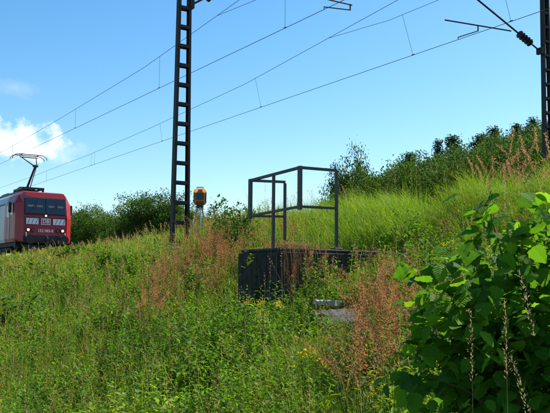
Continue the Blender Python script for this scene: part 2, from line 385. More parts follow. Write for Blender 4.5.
for s in (-1, 1):
    st = panel(MB(), min(s * .38, s * 1.02), max(s * .38, s * 1.02), 1.83, 2.14).build('front_stripe', M['ltgrey'], lo)
    for k in range(3):
        a = s * (.52 + k * .2); b = MB(); q = []
        for d in (.019, .024): q += [onface(a - .03, 1.86, d), onface(a + .0, 1.86, d), onface(a + .1, 2.11, d), onface(a + .07, 2.11, d)]
        b.add(q, [(4, 5, 6, 7), (0, 1, 5, 4), (2, 3, 7, 6)]).build('hatch_line', M['roofgrey'], st)
def text(body, size, m, parent, loc, name, bold=0.0):
    c = D.curves.new(name, 'FONT'); c.body = body; c.size = size; c.align_x = 'CENTER'; c.align_y = 'CENTER'; c.extrude = .004; c.offset = bold
    o = D.objects.new(name, c); COL.objects.link(o); dg = bpy.context.evaluated_depsgraph_get()
    me = D.meshes.new_from_object(o.evaluated_get(dg)); D.objects.remove(o); me.materials.append(m)
    o = link(name, me, parent); o.location = loc; o.rotation_euler = (math.pi / 2, 0, 0); return o
lg = panel(MB(), -.25, .25, 1.82, 2.15).build('logo_plate', M['ltgrey'], lo)
panel(MB(), -.215, .215, 1.855, 2.115, .006, .016).build('logo_field', M['red'], lg)
text('DB', .27, M['ltgrey'], lg, onface(0, 1.985, .03), 'logo_letters', .006)
text('152 083-8', .20, M['ltgrey'], lo, onface(0, 1.50, .02), 'number_lettering', .004)
def disc(b, c, r, d, n=16): return b.tube([Vector(c), Vector(c) + Vector((0, -d, 0))], r, n)
for s in (-1, 1):
    h = disc(MB(), onface(s * .90, 1.53, .0), .12, .03).build('headlight', M['black'], lo)
    disc(MB(), onface(s * .90, 1.53, .028), .07, .02).build('lamp_lens', M['lamp_w'], h)
    h2 = disc(MB(), onface(s * .64, 1.52, .0), .10, .03).build('tail_light', M['black'], lo)
    disc(MB(), onface(s * .64, 1.52, .028), .06, .02).build('lamp_lens', M['lamp_r'], h2)
hl = disc(MB(), onface(0, 2.29, .0), .075, .03).build('headlight', M['black'], lo)
disc(MB(), onface(0, 2.29, .028), .055, .02).build('lamp_lens', M['lamp_w'], hl)
MB().cbox((0, .12, 1.06), (2.3, .3, .40), .04).build('buffer_beam', M['black'], lo)
for s in (-1, 1):
    b = disc(disc(MB(), (s * .875, 0, 1.03), .13, .40), (s * .875, -.38, 1.03), .24, .05, 20).build('buffer', M['black'], lo)
    hr = MB().tube([(s * 1.02, -.02, 1.16), (s * 1.02, -.1, 1.19), (s * 1.02, -.1, 1.36), (s * 1.02, -.02, 1.40)], .015, 6).build('grab_handle', M['ltgrey'], lo)
    MB().tube([(s * .38, 0, .9), (s * .38, -.12, .8), (s * .36, -.16, .45), (s * .3, -.05, .35)], .028, 8).build('brake_hose', M['black'], lo)
    MB().box((s * 1.32, .45, .62), (.28, .3, .04)).box((s * 1.44, .45, .8), (.03, .3, .36)).build('step', M['black'], lo)
ck = MB().box((0, -.1, 1.03), (.12, .3, .1)); ck.tube([(0, -.2, 1.0), (0, -.42, .98), (0, -.46, 1.08), (0, -.38, 1.14)], .035, 8).tube([(0, -.3, .98), (0, -.34, .6), (.05, -.2, .45)], .03, 6)
ck.build('coupling', M['black'], lo)
pl = MB(); pl.add([(-1.2, .1, .75), (1.2, .1, .75), (1.15, -.05, .2), (-1.15, -.05, .2), (-1.2, .14, .75), (1.2, .14, .75), (1.15, -.01, .2), (-1.15, -.01, .2)], [(0, 3, 2, 1), (4, 5, 6, 7), (0, 1, 5, 4), (3, 7, 6, 2), (0, 4, 7, 3), (1, 2, 6, 5)])
pl.build('plough', M['black'], lo)
MB().box((0, LEN / 2, .82), (2.7, LEN - 1.6, .22)).build('underframe', M['black'], lo)
for s in (-1, 1):
    dr = MB().box((s * 1.502, 1.75, 2.05), (.02, .75, 1.9)).build('cab_door', M['red'], lo)
    MB().box((s * 1.513, 1.75, 2.55), (.012, .5, .6)).build('door_window', M['glass'], dr)
    for yy in (1.32, 2.18): MB().tube([(s * 1.56, yy, 1.0), (s * 1.56, yy, 2.3)], .016, 6).build('door_handrail', M['ltgrey'], dr)
    MB().box((s * 1.503, 1.02, 2.65), (.02, .5, .6)).build('side_window', M['glass'], lo)
    MB().cbox((s * 1.62, .95, 2.72), (.16, .1, .55), .03).box((s * 1.52, .95, 2.9), (.1, .04, .04)).build('mirror', M['black'], lo)
    for k in range(9): MB().box((s * 1.50, 3.6 + k * 1.45, 2.0), (.012, .025, 2.0)).build('side_rib', M['roofgrey'], body)
for yb in (4.4, LEN - 4.4):
    bg_ = MB().cbox((0, yb, .62), (2.35, 4.0, .26), .06)
    for s in (-1, 1):
        for k in (-1.9, 0, 1.9): bg_.cbox((s * 1.12, yb + k * .45, .52), (.16, .5, .3), .04)
    bo = bg_.build('bogie', M['black'], lo)
    for k in (-1.325, 1.325):
        for s in (-1, 1):
            wv = MB().tube([(s * .69, yb + k, .615), (s * .82, yb + k, .615)], .6, 24).tube([(s * .82, yb + k, .615), (s * .95, yb + k, .615)], .2, 12)
            wv.build('wheel', M['rail'], bo)
# pantograph
PY = pix(29, 158, p=12.6)[1] - TF
pg = empty('pantograph'); pg.parent = lo; pg.location = (0, PY, 0)
pz = WIRE - RAIL
b = MB()
for y in (-.9, .9): b.bar((-.6, y, 3.98), (.6, y, 3.98), .09, .1)
for x in (-.55, .55): b.bar((x, -.9, 3.98), (x, .9, 3.98), .09, .1)
b.cbox((0, .45, 4.06), (.9, .5, .2), .04); b.build('pantograph_base', M['pant'], pg)
for x, y in ((-.55, -.85), (.55, -.85), (-.55, .85), (.55, .85)):
    MB().tube([(x, y, 3.74), (x, y, 3.80), (x, y, 3.81), (x, y, 3.88), (x, y, 3.89), (x, y, 3.95)], [.08, .08, .05, .09, .05, .08], 10).build('insulator', M['insul'], pg)
kn = Vector((0, -1.15, 3.98 + (pz - 3.98) * .60))
MB().tube([(0, .45, 4.06), kn], .065, 10, .05).tube([(.16, .35, 4.1), (.1, kn.y + .15, kn.z - .02)], .025, 6).build('lower_arm', M['pant'], pg)
hd = Vector((0, .25, pz - .12)); b = MB()
for s in (-1, 1): b.tube([kn + Vector((s * .08, 0, 0)), hd + Vector((s * .42, 0, -.04))], .035, 8, .025)
b.tube([hd + Vector((-.5, 0, -.04)), hd + Vector((.5, 0, -.04))], .03, 8).tube([kn + Vector((-.14, 0, 0)), kn + Vector((.14, 0, 0))], .07, 8)
b.build('upper_arm', M['pant'], pg)
hdp = MB()
for y in (-.02, .5):
    hdp.bar((-.62, y, pz - .03), (.62, y, pz - .03), .06, .04)
    for s in (-1, 1): hdp.tube([(s * .62, y, pz - .03), (s * .80, y, pz - .07), (s * .92, y, pz - .16), (s * .975, y, pz - .28)], .02, 6)
for s in (-1, 1): hdp.bar((s * .45, -.02, pz - .06), (s * .45, .5, pz - .06), .03, .03)
hdp.build('collector_head', M['pant'], pg)

# ------------------------------------------------------------------ overhead line masts
TM = pix(324, 9.5, z=WIRE)[1]                         # both masts stand at this place along the line
def rail_mast(p, top, label, wb, wt, zb):
    e = empty('lattice_mast', W3(p, TM, zb), A); tag(e, label, 'mast', 'overhead line masts')
    H = top - zb; dp = .15
    half = lambda z: (wb + (wt - wb) * z / H) / 2
    for s in (-1, 1):                                     # channel: web outside, flanges inwards
        b = MB(); f = .058
        for (x0, x1, y0, y1) in ((0, .012, -dp / 2, dp / 2), (.012, f, -dp / 2, -dp / 2 + .012), (.012, f, dp / 2 - .012, dp / 2)):
            vv = []
            for z in (0, H):
                o_ = half(z); vv += [(s * (o_ - x0), y0, z), (s * (o_ - x1), y0, z), (s * (o_ - x1), y1, z), (s * (o_ - x0), y1, z)]
            b.add(vv, [(0, 1, 5, 4), (1, 2, 6, 5), (2, 3, 7, 6), (3, 0, 4, 7), (3, 2, 1, 0), (4, 5, 6, 7)])
        b.build('mast_leg', M['steel'], e)
    z = .2
    while z < H - .05:
        b = MB()
        for y in (-1, 1): b.box((0, y * (dp / 2 + .005), z), (2 * half(z) - .03, .01, .075))
        b.build('batten_plate', M['steel'], e); z += .46
    MB().cbox((0, 0, -.15), (.75, .55, .5), .04).build('mast_footing', M['sleeper'], e)
    return e
PA = pix(184, 12, t=TM)[0]; PB = pix(545, 20, t=TM)[0]
gA = W3(PA, TM, 0); gB = W3(PB, TM, 0)
mA = rail_mast(PA, 11.6, 'dark lattice mast rising from the bank beside the orange warning device', .44, .25, gz(gA.x, gA.y) + .1)
mB = rail_mast(PB, 11.8, 'dark lattice mast standing behind the tall plumed grass and dark shrubs', .44, .25, gz(gB.x, gB.y) + .1)
def cantilever(p_mast, side, clamp, through, reg0, reg1, drop, contact, label, gap):
    """all points are (p, z) in the plane t = TM; built in world coordinates"""
    e = empty('cantilever_arm', W3(p_mast, TM, clamp[1])); tag(e, label, 'cantilever', 'overhead line cantilevers')
    e_inv = W3(p_mast, TM, clamp[1])
    V = lambda q: W3(q[0], TM, q[1]) - e_inv
    # the diagonal tube from the clamp to the messenger wire
    k = ((WIRE + gap) - clamp[1]) / (through[1] - clamp[1]); topq = (clamp[0] + (through[0] - clamp[0]) * k, WIRE + gap)
    a, bq = V(clamp), V(topq); d = (bq - a)
    MB().tube([a + d * .10, bq], .028, 8).build('diagonal_tube', M['steel'], e)
    b = MB(); pts = []; rr = []
    n = 5; s0, s1 = .10, .10 + .62 / d.length
    for i in range(n):
        u = s0 + (s1 - s0) * (i + .2) / n; w = (s1 - s0) / n
        for (du, r) in ((0, .045), (.25, .13), (.45, .12), (.6, .045)): pts.append(a + d * (u + du * w)); rr.append(r)
    b.tube(pts, rr, 12).build('insulator', M['insul'], e)
    MB().tube([a, a + d * .11], .025, 8).box(a, (.10, .22, .20), Rt).build('mast_clamp', M['steel'], e)
    # top tie
    MB().tube([V((p_mast, WIRE + gap + .25)), bq], .02, 6).build('tie_rod', M['steel'], e)
    MB().tube([V(reg0), V(reg1)], .022, 8).build('registration_tube', M['steel'], e)
    dq = V(drop)
    MB().tube([dq + Vector((0, 0, .02)), dq - Vector((0, 0, .16))], .02, 6).tube([dq - Vector((0, 0, .15)), V((contact[0], contact[1] + .05)), V(contact)], .015, 6).build('steady_arm', M['steel'], e)
    return topq, e
f2 = lambda x, y: (lambda q: (q[0], q[2]))(pix(x, y, t=TM))
cA = (PA + .17, f2(191, 1)[1] - .1)
r1 = f2(352, 5); cont1 = f2(324, 9.5); r0_ = (cont1[0] - 2.2, r1[1] + .06)
def dia(cl, q0, gap): return q0
topA, ea = cantilever(PA, 1, cA, (cont1[0], WIRE + 1.9), (cA[0] + (r1[1] - cA[1]) / (WIRE + 1.9 - cA[1]) * (cont1[0] - cA[0]), r1[1]), r1, (r1[0] - .06, r1[1]), (cont1[0], WIRE + .02), 'steel cantilever arm of the near track reaching off the mast beside the warning device', 1.9)
cB = f2(540, 51); thB = f2(478, 0); cont2 = f2(458, 34)
topB, eb = cantilever(PB, -1, cB, thB, f2(511, 31), f2(445, 20), f2(478, 26), (cont2[0], WIRE + .02), 'steel cantilever arm with ribbed insulator reaching off the mast behind the shrubs', 1.9)
print('TM', TM, 'PA', PA, 'PB', PB, 'cA', cA, 'cB', cB, 'cont', cont1, cont2, 'topB', topB, 'TF', TF, 'PY', PY)

# ------------------------------------------------------------------ overhead wires
def overhead(pc, ptop, label, gapS, drops, hw):
    e = empty('overhead_line', W3(pc, TM, WIRE)); tag(e, label, 'overhead wire', 'overhead lines'); o_ = W3(pc, TM, WIRE)
    gs = [0, 6, 12, 22, 32, 45]; gv = [gapS, 1.50, 1.10, .86, .72, .70]
    gap = lambda s: float(np.interp(abs(s), gs, gv))
    lat = lambda s, a: pc + (a - pc) * max(0, 1 - abs(s) / 30)
    V = lambda s, z, a=pc: W3(a, TM + s, z) - o_
    MB().tube([V(-62, WIRE), V(62, WIRE)], hw, 6).build('contact_wire', M['wire'], e)
    ss = [-45, -32, -22, -12, -6, 0, 6, 12, 22, 32, 45, 62]; ss = sorted(set(ss) | {-62})
    MB().tube([V(s, WIRE + (gap(s) if abs(s) < 46 else .8), lat(s, ptop)) for s in ss], hw, 6).build('messenger_wire', M['wire'], e)
    MB().tube([V(-6, WIRE + 1.5, lat(6, ptop)), V(-2.6, WIRE + 1.22, lat(2.6, ptop)), V(2.6, WIRE + 1.22, lat(2.6, ptop)), V(6, WIRE + 1.5, lat(6, ptop))], hw * .8, 6).build('stitch_wire', M['wire'], e)
    for s in drops:
        z1 = WIRE + (gap(s) if abs(s) >= 6 else 1.22 + max(0, abs(s) - 2.6) * .08)
        MB().tube([V(s, WIRE), V(s, z1, lat(s, ptop))], hw * .6, 5).build('dropper', M['wire'], e)
        MB().tube([V(s - .05, WIRE + .01), V(s + .05, WIRE + .01)], hw * 2.2, 6).build('dropper_clamp', M['wire'], e)
def sat(x, y, p):
    return pix(x, y, p=p)[1] - TM
d1 = [sat(285, 28, cont1[0]), sat(159, 92, cont1[0]), sat(75, 134, cont1[0]), sat(12, 167, cont1[0]), -2.6, -12, -22]
d2 = [sat(511, 15, cont2[0]), sat(413, 52, cont2[0]), sat(261, 108.7, cont2[0]), sat(162, 146, cont2[0]), sat(91, 174.5, cont2[0]), sat(94, 173, cont2[0]), sat(46, 191, cont2[0]), -14, -24]
print('droppers', d1, d2)
overhead(cont1[0], topA[0], 'overhead contact wire that the raised pantograph touches', 1.9, d1, .009)
overhead(cont2[0], topB[0], 'overhead contact wire carried by the arm with the ribbed insulator', 1.9, d2, .009)

# ------------------------------------------------------------------ orange warning device on a tripod
q = pix(200, 197, p=9.55); base = W3(9.55, q[1], 0); bz = gz(base.x, base.y); zc = q[2]
wd = empty('warning_device', (base.x, base.y, bz), math.radians(4)); tag(wd, 'orange track warning horn box with lamps on a tripod', 'warning device')
h = zc - bz
hs_ = MB().cbox((0, 0, h), (.30, .22, .42), .04).build('housing', M['orange'], wd)
MB().cbox((0, -.112, h + .01), (.20, .02, .17), .005).build('screen_panel', M['panel'], wd)
g_ = MB()
for k in range(4): g_.box((0, -.115, h - .13 - k * .018), (.2, .012, .008))
g_.build('horn_grille', M['black'], wd)
for s in (-1, 1):
    MB().tube([(s * .11, -.10, h + .15), (s * .11, -.145, h + .15)], [.055, .04], 12).build('warning_lamp', M['amber'], wd)
    MB().box((s * .155, 0, h), (.02, .16, .3)).build('side_bumper', M['black'], wd)
MB().tube([(-.09, 0, h + .21), (-.08, 0, h + .25), (.08, 0, h + .25), (.09, 0, h + .21)], .012, 6).build('carry_handle', M['black'], wd)
MB().cbox((0, 0, h - .245), (.18, .16, .07), .02).build('tripod_head', M['black'], wd)
for a_ in (-1.4, .7, 2.8):
    fx, fy_ = .34 * math.cos(a_), .34 * math.sin(a_)
    lg_ = MB().tube([(fx * .2, fy_ * .2, h - .27), (fx, fy_, .0)], .024, 8, .018).build('tripod_leg', M['alu'], wd)
    MB().tube([(fx, fy_, .03), (fx, fy_, -.02)], .03, 8).build('foot', M['black'], lg_)

# ------------------------------------------------------------------ concrete block with guard rail
TN = pix(300, 167.5, z=3.11)[1]
ZT = pix(336, 250, t=TN)[2]                                # top of block, at the foot of the guard rail post
c0 = pix(279, 250.5, t=TN - .1); cl = pix(240, 253.5, p=c0[0]); cr = pix(399, 252.5, t=c0[1])
pc0, tc0 = c0[0], c0[1]; tl = cl[1]; pr = cr[0]
print('block', c0, cl, cr)
bl = empty('concrete_block', W3(pc0, tc0, ZT - 1.2), A); tag(bl, 'dark weathered concrete block set into the bank under the guard rail', 'concrete block')
Lt = tl - tc0; Lp = pr - pc0
# core, with an irregular top edge
core = MB().cbox((Lp / 2 + .02, Lt / 2, .48), (Lp - .04, Lt - .04, 1.36), .015).build('core', M['conc'], bl)
cap = MB(); n = 14
cap.cbox((Lp / 2, Lt / 2, 1.18), (Lp - .01, Lt - .01, .045), .014); cap.build('coping', M['conc'], bl)
k = 0; x = .0
for i in range(8):                                         # board-marked strips of the face towards the path
    w = (Lt + .0) / 8
    MB().cbox((-.002 - .002 * (i % 3), w * (i + .5), .45), (.05, w - .004, 1.40), .004).build('panel', M['conc_b'], bl)
xs = [0, .42, .93, 1.30, Lp]
for i in range(len(xs) - 1):
    a0, a1 = xs[i], xs[i + 1]
    if a1 <= a0: continue
    MB().cbox(((a0 + a1) / 2 + .015, -.002 - .006 * (i % 2), .45), (a1 - a0 - .012, .05, 1.40), .008).build('panel', M['conc'], bl)
for (x, z, w, h_) in ((.75, .95, .25, .1), (1.45, .9, .2, .16), (1.05, .75, .3, .08)):
    MB().cbox((x, -.035, z), (w, .05, h_), .02).build('spalled_patch', M['conc'], bl)

gr_pts = {}
ZR = 1.51 + 1.6; ZL = 1.0 + 1.6
N2 = pix(300, 167.5, z=ZR); N1 = pix(250.5, 180.5, p=N2[0]); ZR1 = N1[2]
B2 = pix(336.5, 170.5, t=N2[1]); B1 = pix(285, 182, t=N1[1])
print('guard', N1, N2, B1, B2)
pn = N2[0]; tn2 = N2[1]; tn1 = N1[1]; pb = (B1[0] + B2[0]) / 2 + .0
gr = empty('guard_rail', W3(pn, tn2, ZT)); tag(gr, 'dark steel guard rail frame open at the back on the concrete block', 'guard rail'); og = W3(pn, tn2, ZT)
gp = lambda p, t, z: W3(p, t, z) - og
zr1, zr2 = N1[2], N2[2]; pb2, pb1 = B2[0], B1[0]; zb2, zb1 = B2[2], B1[2]
low = .505
def rb(a, b_, w=.032, h=.036): return MB().bar(a, b_, w, h)
top = [(gp(pn, tn1, zr1), gp(pn, tn2, zr2)), (gp(pn, tn2, zr2), gp(pb2, tn2, zb2)), (gp(pn, tn1, zr1), gp(pb1, tn1, zb1))]
for a, b_ in top:
    rb(a, b_).build('top_rail', M['railpaint'], gr)
    dz = Vector((0, 0, low)); rb(a - dz, b_ - dz, .028, .032).build('mid_rail', M['railpaint'], gr)
for p_, t_, z_ in ((pn, tn1, zr1), (pn, tn2, zr2)):
    a = gp(p_, t_, z_); MB().bar(a + Vector((0, 0, .02)), a - Vector((0, 0, low + .04)), .058, .04, P).build('corner_upright', M['railpaint'], gr)
tm = pix(273.5, 200, p=pn)[1]; f = (tm - tn1) / (tn2 - tn1); zm = zr1 + (zr2 - zr1) * f
def ground_or_block(p_, t_):
    w = W3(p_, t_, 0); return max(gz(w.x, w.y), -9)
for p_, t_, z_, onb in ((pn, tm, zm, 1), (pb2, tn2, zb2, 1), (pb1, tn1, zb1, 0)):
    zf = ZT + .008
    if not (tc0 <= t_ <= tc0 + Lt): zf = ground_or_block(p_, t_) - .1
    a = gp(p_, t_, z_); bq = gp(p_, t_, zf)
    MB().bar(a + Vector((.0, 0, -.02)), bq, .034, .034, P).build('post', M['railpaint'], gr)
    MB().cbox(bq + Vector((0, 0, .008)), (.12, .12, .016), .003, Rt).build('base_plate', M['railpaint'], gr)
# ------------------------------------------------------------------ meadow plants
NP = np
def bank_points(n, power=1.6, y0=2.6, y1=46, pmax=10.55, pmin=-4, wide=.40):
    yy = y0 + (y1 - y0) * rng.random(n) ** power; xx = (rng.random(n) * 2 - 1) * (wide * yy + .9)
    p = CA * xx + SA * yy; t = -SA * xx + CA * yy
    ok = (p < pmax) & (p > pmin) & (np.hypot(xx, yy) > 2.9)
    ok &= ~((p > pc0 - .06) & (p < pr - .1) & (t > tc0 - .06) & (t < tl + .06))                     # not on the block
    ok &= ~((p > SLABP[0]) & (p < SLABP[1]) & (t > SLABP[2]) & (t < SLABP[3]))
    return xx[ok], yy[ok]
sp_ = hit(337, 318, .08); SLP = CA * sp_[0] + SA * sp_[1]; SLT = -SA * sp_[0] + CA * sp_[1]
SLABP = (SLP - .22, SLP + .32, SLT - .42, SLT + .25)
def damp(x, y):
    p = CA * x + SA * y; t = -SA * x + CA * y
    k = np.where((p > pc0 - .75) & (p < pr + .2) & (t > tc0 - .8) & (t < tl + .2), .52, 1.0)
    k = k * np.where((p > SLP - .8) & (p < SLP + .5) & (t > SLT - 1.1) & (t < SLT + .3), .6, 1.0)
    k = k * (1 + .20 * np.clip((p - 7.2) / 1.5, 0, 1) * np.clip((19 - t) / 4, 0, 1))
    return k * np.where(t > 20, 1 - .35 * np.clip((t - 20) / 6, 0, 1), 1.0)
def hollow(x, y): return np.clip(-(noise2(x * 1.25 + 7, y * 1.25 - 2) + .5 * noise2(x * 3.1, y * 3.1 + 4)) * 1.6 - .35, 0, 1)
def base3(x, y): return np.stack([x, y, ground(x, y) - .02], 1)
def gauss(px, py, L):
    k = np.zeros(len(px))
    for cx, cy, sx, sy, a in L: k = np.maximum(k, a * np.exp(-((px - cx) / sx) ** 2 - ((py - cy) / sy) ** 2))
    return k
LEAFY = [(215, 345, 65, 48, 1), (265, 310, 34, 26, .8), (245, 395, 70, 35, .9), (160, 262, 40, 16, .7), (330, 288, 32, 10, 1), (25, 300, 40, 25, .8), (100, 390, 70, 30, .7), (75, 275, 34, 16, .7), (180, 300, 40, 25, .6), (420, 360, 40, 45, .6), (235, 225, 30, 14, .6), (470, 300, 60, 80, .7)]
FINE = [(410, 205, 80, 45, 1), (520, 200, 60, 45, 1), (350, 225, 40, 25, .9), (330, 380, 60, 40, .5)]
OLIVE = [(110, 330, 45, 60, 1), (190, 255, 50, 30, .8), (60, 350, 50, 50, .5), (330, 340, 50, 30, .8), (390, 290, 35, 40, .9), (225, 235, 30, 25, .8)]
SHADEF = [(455, 208, 22, 22, 1), (480, 185, 24, 14, .9), (430, 235, 16, 14, .9)]  # shaded diagonal band along the furrow, painted into the grass colour
YELL = [(60, 262, 70, 22, .9), (20, 350, 70, 60, .7), (150, 320, 40, 40, .5), (120, 245, 50, 15, .6)]
def zones(x, y, h=.3):
    q = np.stack([x, y, ground(x, y) + h], 1); px, py = proj(q); return px, py
G1 = (.070, .180, .012); G2 = (.155, .280, .018); G3 = (.050, .100, .016); STRAW = (.34, .27, .12); OLV = (.135, .140, .030); YG = (.195, .275, .020)

# --- grass blades
S1 = Soup(); x, y = bank_points(430000); px, py = zones(x, y); n = len(x)
lf = gauss(px, py, LEAFY); fi = gauss(px, py, FINE); ol = gauss(px, py, OLIVE); dk = gauss(px, py, SHADEF); ye = gauss(px, py, YELL)
fx0, fy0, fx1, fy1 = FUR; fd = np.array([fx1 - fx0, fy1 - fy0]); fl = np.linalg.norm(fd); fs = ((x - fx0) * fd[0] + (y - fy0) * fd[1]) / fl; fn = ((x - fx0) * fd[1] - (y - fy0) * fd[0]) / fl
in_f = (fs > -.2) & (fs < fl + .2); fur = in_f * np.exp(-(fn / .28) ** 2); bank_r = in_f * np.exp(-((fn - .55) / .28) ** 2)
keep = rng.random(n) > np.maximum(.55 * lf, .6 * hollow(x, y) * (1 - fi)); fur, bank_r = fur[keep], bank_r[keep]; x, y, px, py, lf, fi, ol, dk, ye = [a[keep] for a in (x, y, px, py, lf, fi, ol, dk, ye)]; n = len(x)
tuft = noise2(x * 2.3, y * 2.3) + .6 * noise2(x * 5.1 + 3, y * 5.1)
h = (.34 + .16 * tuft + rng.normal(0, .09, n)).clip(.1, .95) * (1 + .05 * fi); h *= np.where(np.hypot(x, y) < 4.5, .75, 1); h *= damp(x, y); h *= 1 - .2 * fur + .1 * bank_r; h *= 1 + .3 * np.clip((CA * x + SA * y - 7) / 1.5, 0, 1)
dist = np.hypot(x, y); w = .0048 * np.maximum(1, dist / 8.5) * rng.uniform(.7, 1.3, n)
C = mixc(G1, G2, rng.random(n)); k = (tuft * .5 + .4 + rng.normal(0, .25, n)).clip(0, 1)
C = C * (1 - .45 * k[:, None]) + np.array(YG)[None] * (.45 * k[:, None])
C = C * (1 - .4 * ol[:, None]) + np.array(OLV)[None] * .4 * ol[:, None]
C = C * (1 - .4 * ye[:, None]) + np.array(YG)[None] * .4 * ye[:, None]
C = C * (1 - .3 * fi[:, None]) + np.array((.085, .20, .018))[None] * .3 * fi[:, None]
C = C * (1 - .2 * dk[:, None])  # blade colour darkened to stand in for shade in the band
lg_b = rng.random(n) < .025 * (1 - fi); h[lg_b] *= rng.uniform(1.5, 2.1, lg_b.sum()); h = np.minimum(h, .95); C[lg_b] = C[lg_b] * .5 + np.array((.26, .27, .08)) * .5
st = rng.random(n) < .05 * (1 - .7 * fi); C[st] = np.array(STRAW) * rng.uniform(.6, 1.1, (st.sum(), 1))
az = rng.uniform(0, 2 * math.pi, n); wind = math.radians(205)
lean = rng.random(n) < (.25 + .4 * fi); az[lean] = wind + rng.normal(0, .5, lean.sum())
bend = np.abs(rng.normal(.35, .3, n)) + .5 * fi * lean
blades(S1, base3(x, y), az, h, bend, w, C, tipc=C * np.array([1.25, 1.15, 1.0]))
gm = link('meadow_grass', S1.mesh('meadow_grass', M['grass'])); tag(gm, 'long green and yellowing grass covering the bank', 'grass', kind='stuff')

# --- leafy shoots: herbs with narrow leaves
def shoots(sp, x, y, h, nl, ll, lw, C, Cs, s0=.15, droop=.2, dsp=.0, lean=.12, small=False, stemw=.005, upa=.5, taper=.45):
    N = len(x); b = base3(x, y); la = rng.uniform(0, 2 * math.pi, N); lb = np.abs(rng.normal(lean, lean * .6, N))
    dist = np.hypot(x, y); sw = stemw * np.maximum(1, dist / 9)
    blades(sp, b, la, h, lb, sw, Cs, curve=1.6, seg=4)
    d = np.stack([np.cos(la), np.sin(la), np.zeros(N)], 1)
    for k in range(nl):
        s = s0 + (1 - s0) * (k + rng.random(N) * .6) / nl
        pos = b + d * (lb * h * s ** 1.6)[:, None]; pos[:, 2] += h * (s - .42 * np.minimum(lb, 1.4) * s ** 3)
        a = k * 2.4 + rng.uniform(-.6, .6, N) + la; el = rng.normal(upa, .3, N)
        dv = np.stack([np.cos(a) * np.cos(el), np.sin(a) * np.cos(el), np.sin(el)], 1)
        if dsp: pos = pos + dv * (dsp * rng.random(N) * (1.1 - s))[:, None]
        nor = np.stack([-np.cos(a) * np.sin(el), -np.sin(a) * np.sin(el), np.cos(el)], 1) + rng.normal(0, .25, (N, 3))
        L = ll * rng.uniform(.7, 1.2, N) * (1 - taper * s); leaves(sp, pos, dv, nor, L, L * lw, C * rng.uniform(.75, 1.25, (N, 1)), small)
S2 = Soup(); x, y = bank_points(34000, 1.5, 3.0, 40); px, py = zones(x, y); lf = gauss(px, py, LEAFY); fi = gauss(px, py, FINE)
keep = rng.random(len(x)) < (.24 + .76 * lf) * (1 - .6 * fi) * (1 - .75 * hollow(x, y)); x, y, px, py, lf = [a[keep] for a in (x, y, px, py, lf)]; n = len(x); print('shoots', n)
dist = np.hypot(x, y); h = rng.uniform(.3, .75, n) * (.75 + .35 * lf) * np.where(dist < 4.5, .8, 1) * damp(x, y); ll = rng.uniform(.055, .10, n) * np.maximum(1, dist / 14)
C = mixc((.050, .145, .008), (.150, .275, .014), rng.random(n)) * rng.uniform(.75, 1.2, (n, 1))
third = rng.random(n)
a = third < .5; shoots(S2, x[a], y[a], h[a], 20, ll[a], .30, C[a], np.tile((.07, .09, .025), (a.sum(), 1)))
b_ = (third >= .5) & (third < .85); shoots(S2, x[b_], y[b_], h[b_] * .9, 14, ll[b_] * 1.1, .55, C[b_] * np.array([.85, 1, .9]), np.tile((.07, .08, .025), (b_.sum(), 1)))
c_ = third >= .85; shoots(S2, x[c_], y[c_], h[c_] * .8, 12, ll[c_] * .8, .45, C[c_] * np.array([1.6, 1.35, 1.1]), np.tile((.1, .12, .03), (c_.sum(), 1)))
cx_, cy_ = bank_points(420, 1.25, 3.6, 30); cpx, cpy = zones(cx_, cy_); kk = rng.random(len(cx_)) < (1 - .9 * gauss(cpx, cpy, FINE)); cx_, cy_ = cx_[kk], cy_[kk]
for i in range(len(cx_)):
    m_ = 26; rad_ = rng.uniform(.16, .42); x = cx_[i] + rng.normal(0, rad_, m_); y = cy_[i] + rng.normal(0, rad_, m_); d_ = math.hypot(cx_[i], cy_[i])
    pp = CA * x + SA * y; tt = -SA * x + CA * y
    ok = (pp < 10.4) & ~((pp > pc0 - .08) & (tt > tc0 - .08) & (tt < tl + .06) & (pp < pr)) & ~((pp > SLABP[0]) & (pp < SLABP[1]) & (tt > SLABP[2]) & (tt < SLABP[3])); x, y = x[ok], y[ok]; n = len(x)
    if n == 0 or d_ < 3.6: continue
    hh = rng.uniform(.45, .85) * rng.uniform(.75, 1.1, n) * (1 - .5 * np.minimum(1, np.hypot(x - cx_[i], y - cy_[i]) / .8)) * (.8 if d_ < 5 else 1) * damp(x, y)
    base_c = np.array([(.045, .135, .008), (.085, .205, .010), (.150, .260, .014), (.095, .215, .012)][rng.integers(4)]) * rng.uniform(.8, 1.2)
    shoots(S2, x, y, hh, int(rng.integers(12, 20)), np.full(n, rng.uniform(.045, .14)) * max(1, d_ / 14), rng.uniform(.28, .6), jit(base_c, n, .2, .08), jit((.07, .09, .025), n))
wm = link('leafy_weeds', S2.mesh('leafy_weeds', M['leaf'])); tag(wm, 'dense leafy green weeds mixed through the meadow', 'weeds', kind='stuff')

